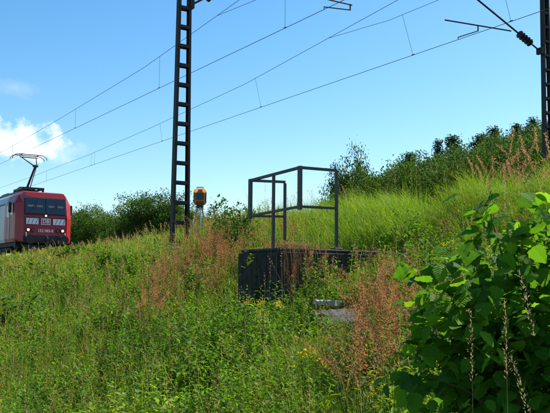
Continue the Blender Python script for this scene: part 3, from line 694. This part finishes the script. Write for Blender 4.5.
# --- bedstraw: fine yellow-green sprays, and olive seed sprays
S3 = Soup(); x, y = bank_points(9000, 1.5, 3.4, 36); px, py = zones(x, y); ye = gauss(px, py, YELL); ol = gauss(px, py, OLIVE); fi = gauss(px, py, FINE)
keep = rng.random(len(x)) < (.08 + .55 * np.maximum(ye, ol)) * (1 - .8 * fi); x, y, ol, ye = x[keep], y[keep], ol[keep], ye[keep]; n = len(x); print('sprays', n)
dist = np.hypot(x, y); h = rng.uniform(.35, .8, n) * np.where(dist < 4.5, .8, 1) * damp(x, y)
isol = rng.random(n) < ol / (ol + ye + .15)
C = np.where(isol[:, None], jit((.19, .145, .045), n, .3), jit((.27, .27, .035), n, .25))
shoots(S3, x, y, h, 44, np.full(n, .019) * np.maximum(1, dist / 10), .7, C, jit((.12, .12, .04), n), s0=.5, dsp=.16, small=True, stemw=.004, upa=.7, taper=.2)
sm3 = link('flowering_sprays', S3.mesh('flowering_sprays', M['dry'])); tag(sm3, 'fine yellowish and olive flower sprays among the grass', 'wild flowers', kind='stuff')

# --- straw stalks standing above the grass
S4 = Soup(); x, y = bank_points(3000, 1.4, 3.6, 34); px, py = zones(x, y); kk = rng.random(len(x)) > .75 * gauss(px, py, FINE); x, y = x[kk], y[kk]; n = len(x); dist = np.hypot(x, y)
h = rng.uniform(.55, 1.0, n) * np.where(dist < 5, .75, 1) * damp(x, y)
shoots(S4, x, y, h, 9, np.full(n, .030) * np.maximum(1, dist / 10), .28, jit((.36, .27, .13), n, .3), jit((.33, .28, .13), n, .3), s0=.78, dsp=.02, small=True, stemw=.0028, upa=.9, lean=.22, taper=.2)
sm4 = link('seed_stalks', S4.mesh('seed_stalks', M['dry'])); tag(sm4, 'thin straw coloured seed stalks rising above the grass', 'grass', kind='stuff')

# ------------------------------------------------------------------ dock plants with rusty plumes (each one a plant)
def local_shoots(fn, seed):
    global rng, ground
    keep_r, keep_g = rng, ground
    rng = np.random.default_rng(seed); ground = lambda x, y: np.asarray(x, float) * 0 + .02
    sp = Soup(); fn(sp); rng, ground = keep_r, keep_g
    return sp
RUST = (.31, .17, .065)
def dock(seed):
    def plume(sp):
        n = 4; x = rng.normal(0, .06, n); y = rng.normal(0, .06, n); h = rng.uniform(.6, 1.0, n)
        shoots(sp, x, y, h, 135, np.full(n, .018), .75, jit(RUST, n, .3, .15), jit((.24, .12, .05), n), s0=.45, dsp=.24, small=True, stemw=.006, upa=.95, lean=.28, taper=.2)
    def lv(sp):
        n = 5; shoots(sp, rng.normal(0, .05, n), rng.normal(0, .05, n), rng.uniform(.3, .5, n), 6, np.full(n, .13), .28, jit((.06, .12, .02), n), jit((.1, .1, .03), n))
    a = local_shoots(plume, seed).mesh('plume', M['dry']); b = local_shoots(lv, seed + 50).mesh('leaves', M['leaf']); return a, b
DV = [dock(s) for s in (101, 102, 103, 104)]
def put_dock(px, py, label, sc=1.0, group='dock plants on the bank', hh=.75):
    hx, hy = hit(px, py, hh * sc); e = empty('dock_plant', (hx, hy, gz(hx, hy) - .02), random.uniform(0, 6.28)); e.scale = (sc, sc, sc * random.uniform(.9, 1.1))
    tag(e, label, 'dock plant', group); a, b = random.choice(DV); link('plume', a, e); link('leaves', b, e)
def scatter(cx, cy, sx, sy, n, label, sc=1.0):
    for i in range(n): put_dock(cx + random.gauss(0, sx), cy + random.gauss(0, sy), label, sc * random.uniform(.8, 1.15))
scatter(224, 234, 15, 9, 30, 'rust brown dock plant between the warning device and the concrete block')
scatter(190, 256, 15, 9, 18, 'rust brown dock plant on the bank below the lattice mast')
scatter(150, 282, 14, 10, 9, 'rust brown dock plant low on the open bank below the locomotive')
for dp_, sc_ in ((.12, .95), (.30, 1.05), (.42, .85), (.58, .95)):
    w_ = W3(pc0 + dp_, tc0 - .16, 0); e = empty('dock_plant', (w_.x, w_.y, gz(w_.x, w_.y) - .02), dp_ * 9); e.scale = (sc_ * .7, sc_ * .7, sc_); tag(e, 'dry brown dock plant standing against the end face of the concrete block', 'dock plant', 'dock plants on the bank'); a, b = DV[int(dp_ * 10) % 4]; link('plume', a, e); link('leaves', b, e)
scatter(392, 274, 14, 13, 20, 'rust brown dock plant beside the end of the concrete block')
scatter(356, 326, 8, 3, 3, 'rust brown dock plant beside the broken slabs')
scatter(285, 222, 18, 9, 7, 'rust brown dock plant on the bank behind the guard rail')
for a_, b_q in ((455, 207), (415, 250), (470, 232), (505, 225), (520, 205)): put_dock(a_, b_q, 'rust brown dock plant in the bright grass above the hazel bush', .8)
for a_, b_q in ((168, 372), (258, 388), (95, 300), (120, 262)): put_dock(a_, b_q, 'small rust brown dock plant alone among the weeds', .6)

# tall plume grass on the crest
def plumegrass(seed):
    def f(sp):
        n = 3; h = rng.uniform(.95, 1.2, n)
        shoots(sp, rng.normal(0, .06, n), rng.normal(0, .06, n), h, 60, np.full(n, .035), .4, jit((.40, .25, .13), n, .2), jit((.42, .34, .16), n), s0=.70, dsp=.10, small=True, stemw=.006, upa=.95, lean=.3, taper=.1)
    def g_(sp):
        n = 30; blades(sp, np.stack([rng.normal(0, .08, n), rng.normal(0, .08, n), np.zeros(n)], 1), rng.uniform(0, 6.28, n), rng.uniform(.4, .8, n), rng.uniform(.2, .9, n), np.full(n, .008), jit((.14, .19, .04), n))
    return local_shoots(f, seed).mesh('plume', M['dry']), local_shoots(g_, seed + 9).mesh('leaves', M['grass'])
PV = [plumegrass(s) for s in (301, 302, 303)]
for i, (a_, b_q) in enumerate(((474, 138), (484, 132), (493, 143), (509, 130), (519, 134), (501, 152), (489, 155), (531, 133), (479, 146), (525, 146), (541, 140), (513, 148))):
    hx, hy = hit(a_, b_q + 5, 1.05); e = empty('plume_grass', (hx, hy, gz(hx, hy) - .02), random.uniform(0, 6.28)); tag(e, 'tall plumed grass clump on the crest before the dark shrubs', 'grass clump', 'tall plumed grass on the crest')
    a, b = PV[i % 3]; e.scale = (1.05,) * 3; link('plume', a, e); link('leaves', b, e)

# ------------------------------------------------------------------ broken slabs in the grass
def rough_slab(name, dims, R, loc, m, label):
    nx_, ny_ = 10, 8; bm = MB(); rr = random.Random(3 + len(label))
    for lay in (0, 1):
        for j in range(ny_ + 1):
            for i in range(nx_ + 1):
                ed = .06 if i in (0, nx_) or j in (0, ny_) else 0
                v = Vector(((i / nx_ - .5) * dims[0] + rr.uniform(-ed, ed) * .4, (j / ny_ - .5) * dims[1] + rr.uniform(-ed, ed) * .4, (lay - .5) * dims[2] + (rr.uniform(-.012, .012) if lay else 0)))
                bm.v.append(tuple(v))
    W1 = nx_ + 1; o2 = W1 * (ny_ + 1)
    for j in range(ny_):
        for i in range(nx_):
            a = j * W1 + i; bm.f.append((a, a + W1, a + W1 + 1, a + 1)); bm.f.append((o2 + a, o2 + a + 1, o2 + a + W1 + 1, o2 + a + W1))
    for i in range(nx_): bm.f.append((i, i + 1, o2 + i + 1, o2 + i)); a = ny_ * W1 + i; bm.f.append((a + 1, a, o2 + a, o2 + a + 1))
    for j in range(ny_): a = j * W1; bm.f.append((a + W1, a, o2 + a, o2 + a + W1)); a = j * W1 + nx_; bm.f.append((a, a + W1, o2 + a + W1, o2 + a))
    o = bm.build(name, m); o.rotation_euler = R; o.location = loc; tag(o, label, 'slab', 'broken slabs in the grass'); return o
xx, yy = hit(327, 304, .28); rough_slab('concrete_slab', (.20, .26, .045), (.02, .05, A), (xx, yy + .05, gz(xx, yy) + .29), M['slab_pale'], 'pale flat concrete slab bridging the topmost edge of the rubble')
xx, yy = hit(340, 316, .14); rough_slab('concrete_slab', (.50, .50, .09), (.26, -.06, A - .5), (xx, yy + .1, gz(xx, yy) + .09), M['slab'], 'mottled grey concrete slab tilted in the grass')
xx, yy = hit(366, 328, .16); rough_slab('concrete_slab', (.22, .40, .09), (.5, -.25, A - .9), (xx, yy + .08, gz(xx, yy) + .14), M['slab'], 'narrow grey slab fragment half hidden in the dock plants')

# ------------------------------------------------------------------ trees and shrubs
def limb_tubes(b, base, top, r, n, spread, rr):
    b.tube([base, base.lerp(top, .35) + Vector((rr.uniform(-.1, .1), rr.uniform(-.1, .1), 0)), base.lerp(top, .7), top], [r, r * .8, r * .5, r * .2], 7)
    for i in range(n):
        s = rr.uniform(.25, .85); a = rr.uniform(0, 6.28); q = base.lerp(top, s); L = spread * rr.uniform(.5, 1) * (1.1 - s * .5)
        e_ = q + Vector((math.cos(a) * L, math.sin(a) * L, L * rr.uniform(.3, .9))); b.tube([q, q.lerp(e_, .5) + Vector((0, 0, -.05 * L)), e_], [r * .4, r * .25, r * .08], 5)
def crown(sp, H, rx, rz, zc, ncl, nper, ls, col, spread=.32, shape=0, r_in=.35):
    u = unit(rng.normal(0, 1, (ncl, 3))); rad = r_in + (1 - r_in) * rng.random(ncl) ** .5
    # uneven outline: push clusters by a lumpy factor
    lump = 1 + .22 * np.sin(u[:, 0] * 5.1 + u[:, 2] * 4.2) * np.cos(u[:, 1] * 4.7 + 1) + rng.normal(0, .08, ncl)
    c = u * (rad * lump)[:, None] * np.array([rx, rx, rz]); c[:, 2] += zc
    c = c[c[:, 2] > .15]
    tone = rng.uniform(.55, 1.35, len(c))
    pos = np.repeat(c, nper, 0) + rng.normal(0, 1, (len(c) * nper, 3)) * spread * np.array([1, 1, .7]); N = len(pos)
    C = np.asarray(col)[None] * np.repeat(tone, nper)[:, None] * rng.uniform(.7, 1.3, (N, 1)) * rng.uniform(.9, 1.1, (N, 3))
    dv = rng.normal(0, 1, (N, 3)); dv[:, 2] -= .3; nor = rng.normal(0, .6, (N, 3)); nor[:, 2] += 1
    L = ls * rng.uniform(.6, 1.3, N); leaves(sp, pos, dv, nor, L, L * .6, C, True)
def tree_mesh(seed, H, rx, col, ls, ncl, nper, spread=.32, zc=None, rz=None, nl=9, bare=.12):
    global rng
    kr = rng; rng = np.random.default_rng(seed); sp = Soup(); zc = zc or H * .56; rz = rz or H * .46
    crown(sp, H, rx, rz, zc, ncl, nper, ls, col, spread); rng = kr
    b = MB(); rr = random.Random(seed); limb_tubes(b, Vector((0, 0, -.3)), Vector((rr.uniform(-.2, .2), 0, H * .92)), (.035 if H > 3 else .011) * H ** .9, nl, rx * .9, rr)
    return sp.mesh('crown', M['tree']), b.mesh('trunk', M['bark'], True)
def put_tree(name, px, py, Yd, var, label, cat='tree', group=None, sx=1, Hm=None, pwidth=None):
    """top of crown at pixel (px,py), standing on the ground at depth Yd"""
    d = ray(px, py); q = EYE + d * (Yd / d.y); zg = gz(q.x, q.y); H = q.z - zg; cr_, tk, H0 = VARS[var]
    e = empty(name, (q.x, q.y, zg), random.uniform(0, 6.28)); k = H / H0; e.scale = (k * sx, k * sx, k); tag(e, label, cat, group)
    link('crown', cr_, e); link('trunk', tk, e); return e
DG = (.058, .120, .020); MG = (.078, .150, .022); LG = (.085, .15, .028)
VARS = {}
def var(k, H0, *a, **kw): c_, t_ = tree_mesh(*a, **kw); VARS[k] = (c_, t_, H0)
var('bushy', 5.0, 501, 5.0, 2.3, DG, .125, 300, 90, spread=.24)
var('bushy2', 5.0, 502, 5.0, 2.0, MG, .12, 290, 90, spread=.23)
var('bushy3', 5.0, 503, 5.0, 2.6, (.048, .105, .020), .125, 310, 90, spread=.25)
var('loose', 5.0, 504, 5.0, 1.5, LG, .12, 90, 50, spread=.20, nl=14)
var('sapling', 2.0, 505, 2.0, .42, LG, .13, 40, 11, spread=.12, nl=10)
T_ = [('bushy', 86, 209, 62, 'dark bushy tree just behind the locomotive front', 1), ('bushy2', 104, 212, 60, 'rounded mid green tree between the locomotive and the tall dark thicket', .9),
      ('bushy2', 72, 214, 66, 'low green tree peeping out beside the locomotive windscreen', 1), ('bushy', 120, 220, 58, 'low dark shrub filling the dip before the loose sapling tree', 1),
      ('loose', 133, 194, 52, 'pale loose tree with thin shoots at the edge of the thicket', .9), ('bushy3', 152, 196, 48, 'dense dark thicket behind the lattice mast', .95), ('bushy', 172, 199, 47, 'dark shrub right behind the lattice mast', .85),
      ('bushy2', 188, 209, 46, 'low shrub between the lattice mast and the warning device', .8), ('bushy3', 137, 214, 50, 'low dark shrub at the foot of the pale loose tree', .8),
      ('bushy', 212, 214, 45, 'low shrub behind the warning device', .7)]
for v, a_, b_q, Yd, lab, sx in T_: put_tree('shrub_tree', a_, b_q, Yd, v, lab, 'tree', 'trees beyond the tracks on the locomotive side', sx)
T2 = [('bushy', 353, 160, 40, 'dark tree standing at the low end of the hillside shrubs behind the guard rail', .48), ('bushy2', 372, 176, 38, 'rounded shrub next to the tree at the low end of the hillside', .7),
      ('bushy', 392, 171, 38, 'broad dark shrub beyond the bright grass', .75), ('bushy2', 412, 171, 36, 'mid green shrub beyond the bright grass', .7), ('bushy3', 437, 164, 36, 'tall dark shrub in the middle of the row beyond the bright grass', .75),
      ('bushy', 460, 159, 34, 'dense shrub in front of the ridge pines', .75), ('bushy2', 485, 157, 32, 'mid green shrub behind the plumed grass', .7), ('bushy3', 508, 150, 32, 'dark shrub between the plumed grass and the far mast', .7),
      ('bushy', 530, 145, 33, 'dark shrub at the foot of the far mast', .65), ('bushy2', 553, 140, 31, 'shrub beyond the far mast', .7), ('bushy3', 575, 134, 31, 'tall shrub at the end of the row past the far mast', .7), ('bushy', 330, 196, 42, 'low shrub seen through the guard rail', .55)]
for v, a_, b_q, Yd, lab, sx in T2: put_tree('shrub_tree', a_, b_q, Yd, v, lab, 'tree', 'shrubs beyond the tracks before the hill', sx)
for a_, b_q, Yd, lab in ((222, 199, 16.6, 'thin leafy sapling standing clear against the sky beside the warning device'), (238, 206, 15.2, 'small leafy sapling between the thin sapling and the guard rail'), (228, 211, 15.8, 'low leafy sapling among the rusty dock plants'), (246, 208, 14.8, 'leafy sapling just outside the guard rail corner')):
    put_tree('sapling', a_, b_q, Yd, 'sapling', lab, 'sapling', 'saplings near the crest', .95)

# hillside wood (far, one mass) and the ridge trees one can tell apart
kr = rng; rng = np.random.default_rng(77); S5 = Soup(); cs = []
for i in range(900):
    Yd = rng.uniform(70, 190); Xd = rng.uniform(-.10, .62) * Yd
    zz = gz(Xd, Yd)
    if np.interp(Xd * 160 / Yd, HX, HZ) < 2.2: continue
    r_ = rng.uniform(1.5, 2.7); m_ = 20; u = unit(rng.normal(0, 1, (m_, 3))); u[:, 2] = np.abs(u[:, 2]) * 1.2
    c = np.array([Xd, Yd, zz + r_ * rng.uniform(.7, 1.3)]) + u * r_ * rng.uniform(.5, 1.05, (m_, 1))
    k = 16; pos = np.repeat(c, k, 0) + rng.normal(0, .45, (m_ * k, 3)); N = len(pos)
    col = np.array((.050, .110, .024)) * rng.uniform(.7, 1.3) * rng.uniform([.9, .95, .9], [1.25, 1.05, 1.1])
    C = col[None] * np.repeat(rng.uniform(.6, 1.35, m_), k)[:, None] * rng.uniform(.75, 1.25, (N, 1))
    L = rng.uniform(.28, .55, N); leaves(S5, pos, rng.normal(0, 1, (N, 3)), rng.normal(0, .6, (N, 3)) + np.array([0, 0, 1]), L, L * .7, C, True)
hw = link('hillside_wood', S5.mesh('hillside_wood', M['tree'])); tag(hw, 'dense dark green wood covering the hill beyond the tracks', 'wood', kind='stuff'); rng = kr
def pine(seed, H):
    global rng
    kr = rng; rng = np.random.default_rng(seed); sp = Soup()
    for l in range(7):
        z = H * (.45 + .08 * l); R_ = H * (.20 - .022 * l) * rng.uniform(.7, 1.2); n = 5
        for j in range(n):
            a = rng.uniform(0, 6.28); N = 46; s = rng.random(N)
            pos = np.stack([np.cos(a) * R_ * s, np.sin(a) * R_ * s, z + s * .3], 1) + rng.normal(0, .26, (N, 3))
            L = rng.uniform(.22, .42, N); leaves(sp, pos, rng.normal(0, 1, (N, 3)), rng.normal(0, .6, (N, 3)) + np.array([0, 0, 1]), L, L * .5, jit((.046, .088, .036), N, .3), True)
    rng = kr; b = MB(); rr = random.Random(seed); limb_tubes(b, Vector((0, 0, -.4)), Vector((.1, 0, H * .98)), .22, 9, 1.6, rr)
    return sp.mesh('crown', M['tree']), b.mesh('trunk', M['bark'], True)
for k, s in enumerate((601, 602, 603)): c_, t_ = pine(s, 9); VARS['pine%d' % k] = (c_, t_, 9)
PN = [('pine0', 438, 140, 'ridge pine standing alone at the low end of the hill crest', 1.0), ('pine1', 453, 136, 'broad ridge pine beside the lone one', 1.7), ('pine2', 479, 135, 'low spreading ridge pine behind the plumed grass', 1.8),
      ('pine0', 494, 127.5, 'spreading ridge pine above the plumed grass', 1.5), ('pine1', 517, 124, 'ridge pine between the plumed grass and the far mast', 1.3), ('pine2', 533, 118, 'tall ridge pine beside the far mast', 1.2), ('pine1', 558, 115, 'ridge pine past the far mast', 1.4), ('pine2', 408, 153, 'small low pine far down the ridge', 1.5)]
for v, a_, b_q, lab, sx in PN: put_tree('pine_tree', a_, b_q, 176, v, lab, 'tree', 'pines along the ridge', sx)

# ------------------------------------------------------------------ leafy plants one can pick out
def leafy_plant(seed, H, nst, nl, ll, lw, col):
    def f(sp):
        n = nst; shoots(sp, rng.normal(0, .05, n), rng.normal(0, .05, n), H * rng.uniform(.75, 1.05, n), nl, np.full(n, ll), lw, jit(col, n, .15), jit((.09, .1, .03), n), s0=.2, stemw=.008, upa=.25, lean=.12)
    return local_shoots(f, seed).mesh('foliage', M['leaf'])
LPV = [leafy_plant(701, .75, 2, 20, .10, .5, (.085, .17, .022)), leafy_plant(702, .7, 3, 16, .11, .55, (.07, .15, .02)), leafy_plant(703, .5, 5, 12, .13, .65, (.06, .13, .025))]
for a_, b_q, v, lab, sc in ((263, 262, 0, 'tall leafy plant with pointed leaves before the board marked concrete face', 1.45), (341, 262, 1, 'leafy climber growing up the end face of the concrete block', .95), (246, 290, 1, 'leafy plant at the foot of the concrete block corner', 1), (12, 268, 2, 'low bush with big pale leaves beside the track in front of the locomotive flank', 2.0), (38, 272, 2, 'low bush with big leaves before the locomotive buffers', 1.7), (480, 352, 1, 'young leafy plant below the hazel bush', .8), (398, 352, 1, 'leafy plant standing between the slab fragment and the hazel bush', .9), (230, 300, 0, 'leafy plant with pointed leaves rising from the dark weeds', 1.1), (196, 318, 1, 'bushy leafy plant in the dark weeds low on the bank', 1.2)):
    hx, hy = hit(a_, b_q, .62 * sc)
    if 'board marked' in lab: w_ = W3(pc0 - .16, tc0 + .42, 0); hx, hy = w_.x, w_.y
    if 'climber' in lab: w_ = W3(pc0 + 1.0, tc0 - .14, 0); hx, hy = w_.x, w_.y
    e = empty('leafy_plant', (hx, hy, gz(hx, hy) - .02), random.uniform(0, 6)); e.scale = (sc,) * 3; tag(e, lab, 'plant', 'leafy plants on the bank'); link('foliage', LPV[v], e)

def ragwort(seed):
    def f(sp):
        n = 3; shoots(sp, rng.normal(0, .05, n), rng.normal(0, .05, n), rng.uniform(.5, .62, n), 26, np.full(n, .020), .9, jit((.75, .52, .02), n, .1), jit((.1, .14, .03), n), s0=.86, dsp=.30, small=True, stemw=.006, upa=.5, lean=.15, taper=.1)
    def g_(sp):
        n = 3; shoots(sp, rng.normal(0, .05, n), rng.normal(0, .05, n), rng.uniform(.4, .55, n), 14, np.full(n, .08), .35, jit((.08, .17, .015), n), jit((.1, .14, .03), n))
    return local_shoots(f, seed).mesh('flower_head', M['dry']), local_shoots(g_, seed + 1).mesh('leaves', M['leaf'])
RV = [ragwort(901), ragwort(911)]
for i, (a_, b_q, lab) in enumerate(((262, 303, 'yellow flowering plant beside the broken slabs'), (272, 300, 'yellow flowering plant beside the broken slabs'), (308, 352, 'yellow flowering plant alone in the weeds below the broken slabs'), (78, 268, 'yellow flowering plant below the locomotive'), (440, 245, 'yellow flowering plant above the hazel bush'), (455, 172, 'yellow flowering plant on the crest before the dark shrubs'), (452, 178, 'yellow flowering plant on the crest before the dark shrubs'))):
    hx, hy = hit(a_, b_q, .5); e = empty('yellow_flower', (hx, hy, gz(hx, hy) - .02), i); tag(e, lab, 'flower', 'yellow flowers on the bank'); a, b = RV[i % 2]; link('flower_head', a, e); link('leaves', b, e)
for i, (dp_, lab) in enumerate(((.10, 'tan dry grass tuft hanging over the corner of the concrete block'), (.42, 'tan dry grass tuft hanging over the end face of the concrete block'))):
    n = 46; w_ = W3(pc0 + dp_, tc0 + .04, ZT); az = math.atan2(-T.y, -T.x) + rng.normal(0, .5, n); d = np.stack([np.cos(az), np.sin(az), np.zeros(n)], 1); side = np.stack([-np.sin(az), np.cos(az), np.zeros(n)], 1)
    L = rng.uniform(.22, .62, n); b0 = np.stack([rng.normal(0, .09, n), rng.normal(0, .03, n), np.zeros(n)], 1); rows = []
    for j, (fx_, fz_) in enumerate(((0, 0), (.10, .16), (.24, .10), (.32, -.30), (.36, -.85))):
        c = b0 + d * (np.minimum(L, .4) * fx_ + .02 * j)[:, None]; c[:, 2] += L * fz_; wd_ = .006 * (1 - .18 * j)
        rows += [c - side * wd_ / 2, c + side * wd_ / 2]
    sp = Soup(); sp.put(np.stack(rows, 1), None, [(2 * j, 2 * j + 1, 2 * j + 3, 2 * j + 2) for j in range(4)], jit((.24, .14, .07), n, .4)); o = link('dry_grass_tuft', sp.mesh('dry_grass_tuft', M['dry'])); o.location = w_; tag(o, lab, 'grass tuft', 'dry grass on the concrete block')

# ------------------------------------------------------------------ hazel bush: the large leaves are parts
def hazel_leaf(seed):
    rr = random.Random(seed); n = 9; v = []; f = []
    for i in range(n + 1):
        s = i / n; w = .46 * math.sin(math.pi * min(1, s * .92 + .06) ** .82) ** .75 * (1 - .25 * s) if 0 < i < n else 0.012
        if 0 < i < n: w *= 1 + (.09 if i % 2 else -.07)
        zc = -.22 * s * s + rr.uniform(-.01, .01); ed = .10 * w + .03 * math.sin(i * 2.1 + seed)
        v += [(-w, s, zc + ed), (-w * .5, s - .03, zc + ed * .35 + .012 * (i % 2)), (0, s - .02, zc - .012), (w * .5, s - .03, zc + ed * .35 + .012 * (i % 2)), (w, s, zc + ed * rr.uniform(.4, 1.2))]
    for i in range(n):
        for j in range(4): a = i * 5 + j; f.append((a, a + 1, a + 6, a + 5))
    return v, f
HM = [leafmat('hazel_leaf_a', (.085, .225, .012), .55, .62, .14, veins=True), leafmat('hazel_leaf_b', (.135, .30, .014), .58, .62, .14, veins=True), leafmat('hazel_leaf_c', (.052, .150, .014), .48, .62, .14, veins=True)]
HL = []
for k in range(6):
    v, f = hazel_leaf(20 + k); m_ = MB(); m_.v = v; m_.f = f; HL.append(m_.mesh('hazel_leaf', HM[k % 3], True))
BX, BY = 1.22, 3.95; bz0 = gz(BX, BY); hb = empty('hazel_bush', (BX, BY, bz0)); tag(hb, 'large hazel bush with broad leaves at the foot of the bank', 'bush')
rr = random.Random(5); stems = []; outline = [(490, 212), (478, 262), (444, 262), (461, 285), (548, 212), (528, 240), (428, 330), (456, 350), (508, 300), (558, 260), (568, 320), (436, 300), (421, 372), (508, 250), (478, 320), (538, 340), (478, 390), (588, 240), (608, 300), (528, 300), (553, 380), (464, 318), (478, 284), (520, 222), (568, 225)]
lpos = []
for i, (a_, b_q) in enumerate(outline):
    dep = BY + rr.uniform(-.45, .45); d = ray(a_, b_q); tip = EYE + d * (dep / d.y); tip -= Vector((BX, BY, bz0))
    root = Vector((rr.uniform(-.12, .12), rr.uniform(-.12, .12), -.05)); mid = root.lerp(tip, .5) + Vector((-tip.x * .18, -tip.y * .1, .18))
    MB().tube([root, root.lerp(mid, .5), mid, mid.lerp(tip, .5) + Vector((0, 0, .04)), tip], [.014, .012, .009, .006, .003], 6).build('stem', M['stem'], hb)
    for j in range(105):
        s = rr.random() ** .6; q = (root.lerp(mid, s * 2) if s < .5 else mid.lerp(tip, s * 2 - 1)) if s < .97 else tip
        sp_r = .19 * (1 - .35 * s)
        cg = lambda m, w: max(-1.5 * w, min(1.5 * w, rr.gauss(m, w)))
        q = q + Vector((cg(0, sp_r), cg(0, sp_r), cg(-.01, sp_r * .8)))
        if j < 10: q = tip + Vector((rr.gauss(0, .035), rr.gauss(0, .035), rr.gauss(-.03, .035)))
        lpos.append(q)
def frontness(q):
    w = np.array(q + Vector((BX, BY, bz0)))[None]; a, b = proj(w); inn = 1 if (a[0] < 565 and b[0] < 425) else 0
    return inn * 10 - q.y + .6 * q.z - .4 * q.x
lpos = [q for q in lpos if q.z > .12]; lpos.sort(key=frontness, reverse=True)
rest = MB()
for i, q in enumerate(lpos):
    az = math.atan2(q.y + rr.gauss(0, .35), q.x + rr.gauss(0, .35)) if rr.random() < .6 else rr.uniform(0, 6.28)
    L = rr.uniform(.055, .10); R_ = Matrix.Rotation(az - math.pi / 2, 3, 'Z') @ Matrix.Rotation(rr.gauss(-.35, .45), 3, 'X') @ Matrix.Rotation(rr.gauss(0, .45), 3, 'Y')
    if i < 300:
        o = link('leaf', HL[rr.randrange(6)], hb); o.location = q; o.rotation_euler = R_.to_euler(); o.scale = (L, L, L)
    else:
        v, f = hazel_leaf(20 + i % 6); rest.add([R_ @ (Vector(a) * L) + q for a in v], f)
fo = rest.build('foliage', leafmat('hazel_foliage', (.070, .190, .012), .50, .62, .14), hb, True); fo['kind'] = 'stuff'

# oat grass stalks in front of the bush
def oat(seed, H, bend):
    def f(sp):
        shoots(sp, np.zeros(1), np.zeros(1), np.array([H]), 70, np.full(1, .011), .30, jit((.42, .33, .20), 1, .1), jit((.36, .31, .15), 1), s0=.84, dsp=.06, small=True, stemw=.0026, upa=1.1, lean=bend, taper=.3)
    return local_shoots(f, seed).mesh('stalk', M['dry'])
OV = [oat(801, 1.0, .6), oat(802, 1.0, .8), oat(803, 1.0, .55), oat(804, 1.0, .9), oat(805, 1.0, .5)]
for i, (a_, b_q, Yd) in enumerate(((486, 345, 2.75), (505, 362, 2.7), (520, 300, 2.9), (497, 372, 2.8), (528, 375, 2.6), (541, 352, 2.7), (470, 366, 2.9), (512, 385, 2.6), (450, 352, 3.0), (462, 380, 2.8), (534, 330, 2.8))):
    d = ray(a_, b_q); q_ = EYE + d * (Yd / d.y); zg = gz(q_.x, q_.y) - .02; Hh = (q_.z - zg) * 1.14; v = OV[i % 5]
    tipv = np.array([c.co[:] for c in v.vertices]); tp = tipv[tipv[:, 2].argmax()]; rz = math.pi - math.atan2(tp[1], tp[0]) + random.gauss(0, .5)
    cz, sz = math.cos(rz), math.sin(rz); tx, ty = (cz * tp[0] - sz * tp[1]) * Hh, (sz * tp[0] + cz * tp[1]) * Hh
    o = link('oat_grass', v); o.location = (q_.x - tx, q_.y - ty, zg); o.scale = (Hh,) * 3; o.rotation_euler = (0, 0, rz); tag(o, 'pale oat grass stalk with seed head in front of the hazel bush', 'grass stalk', 'oat grass before the hazel bush')
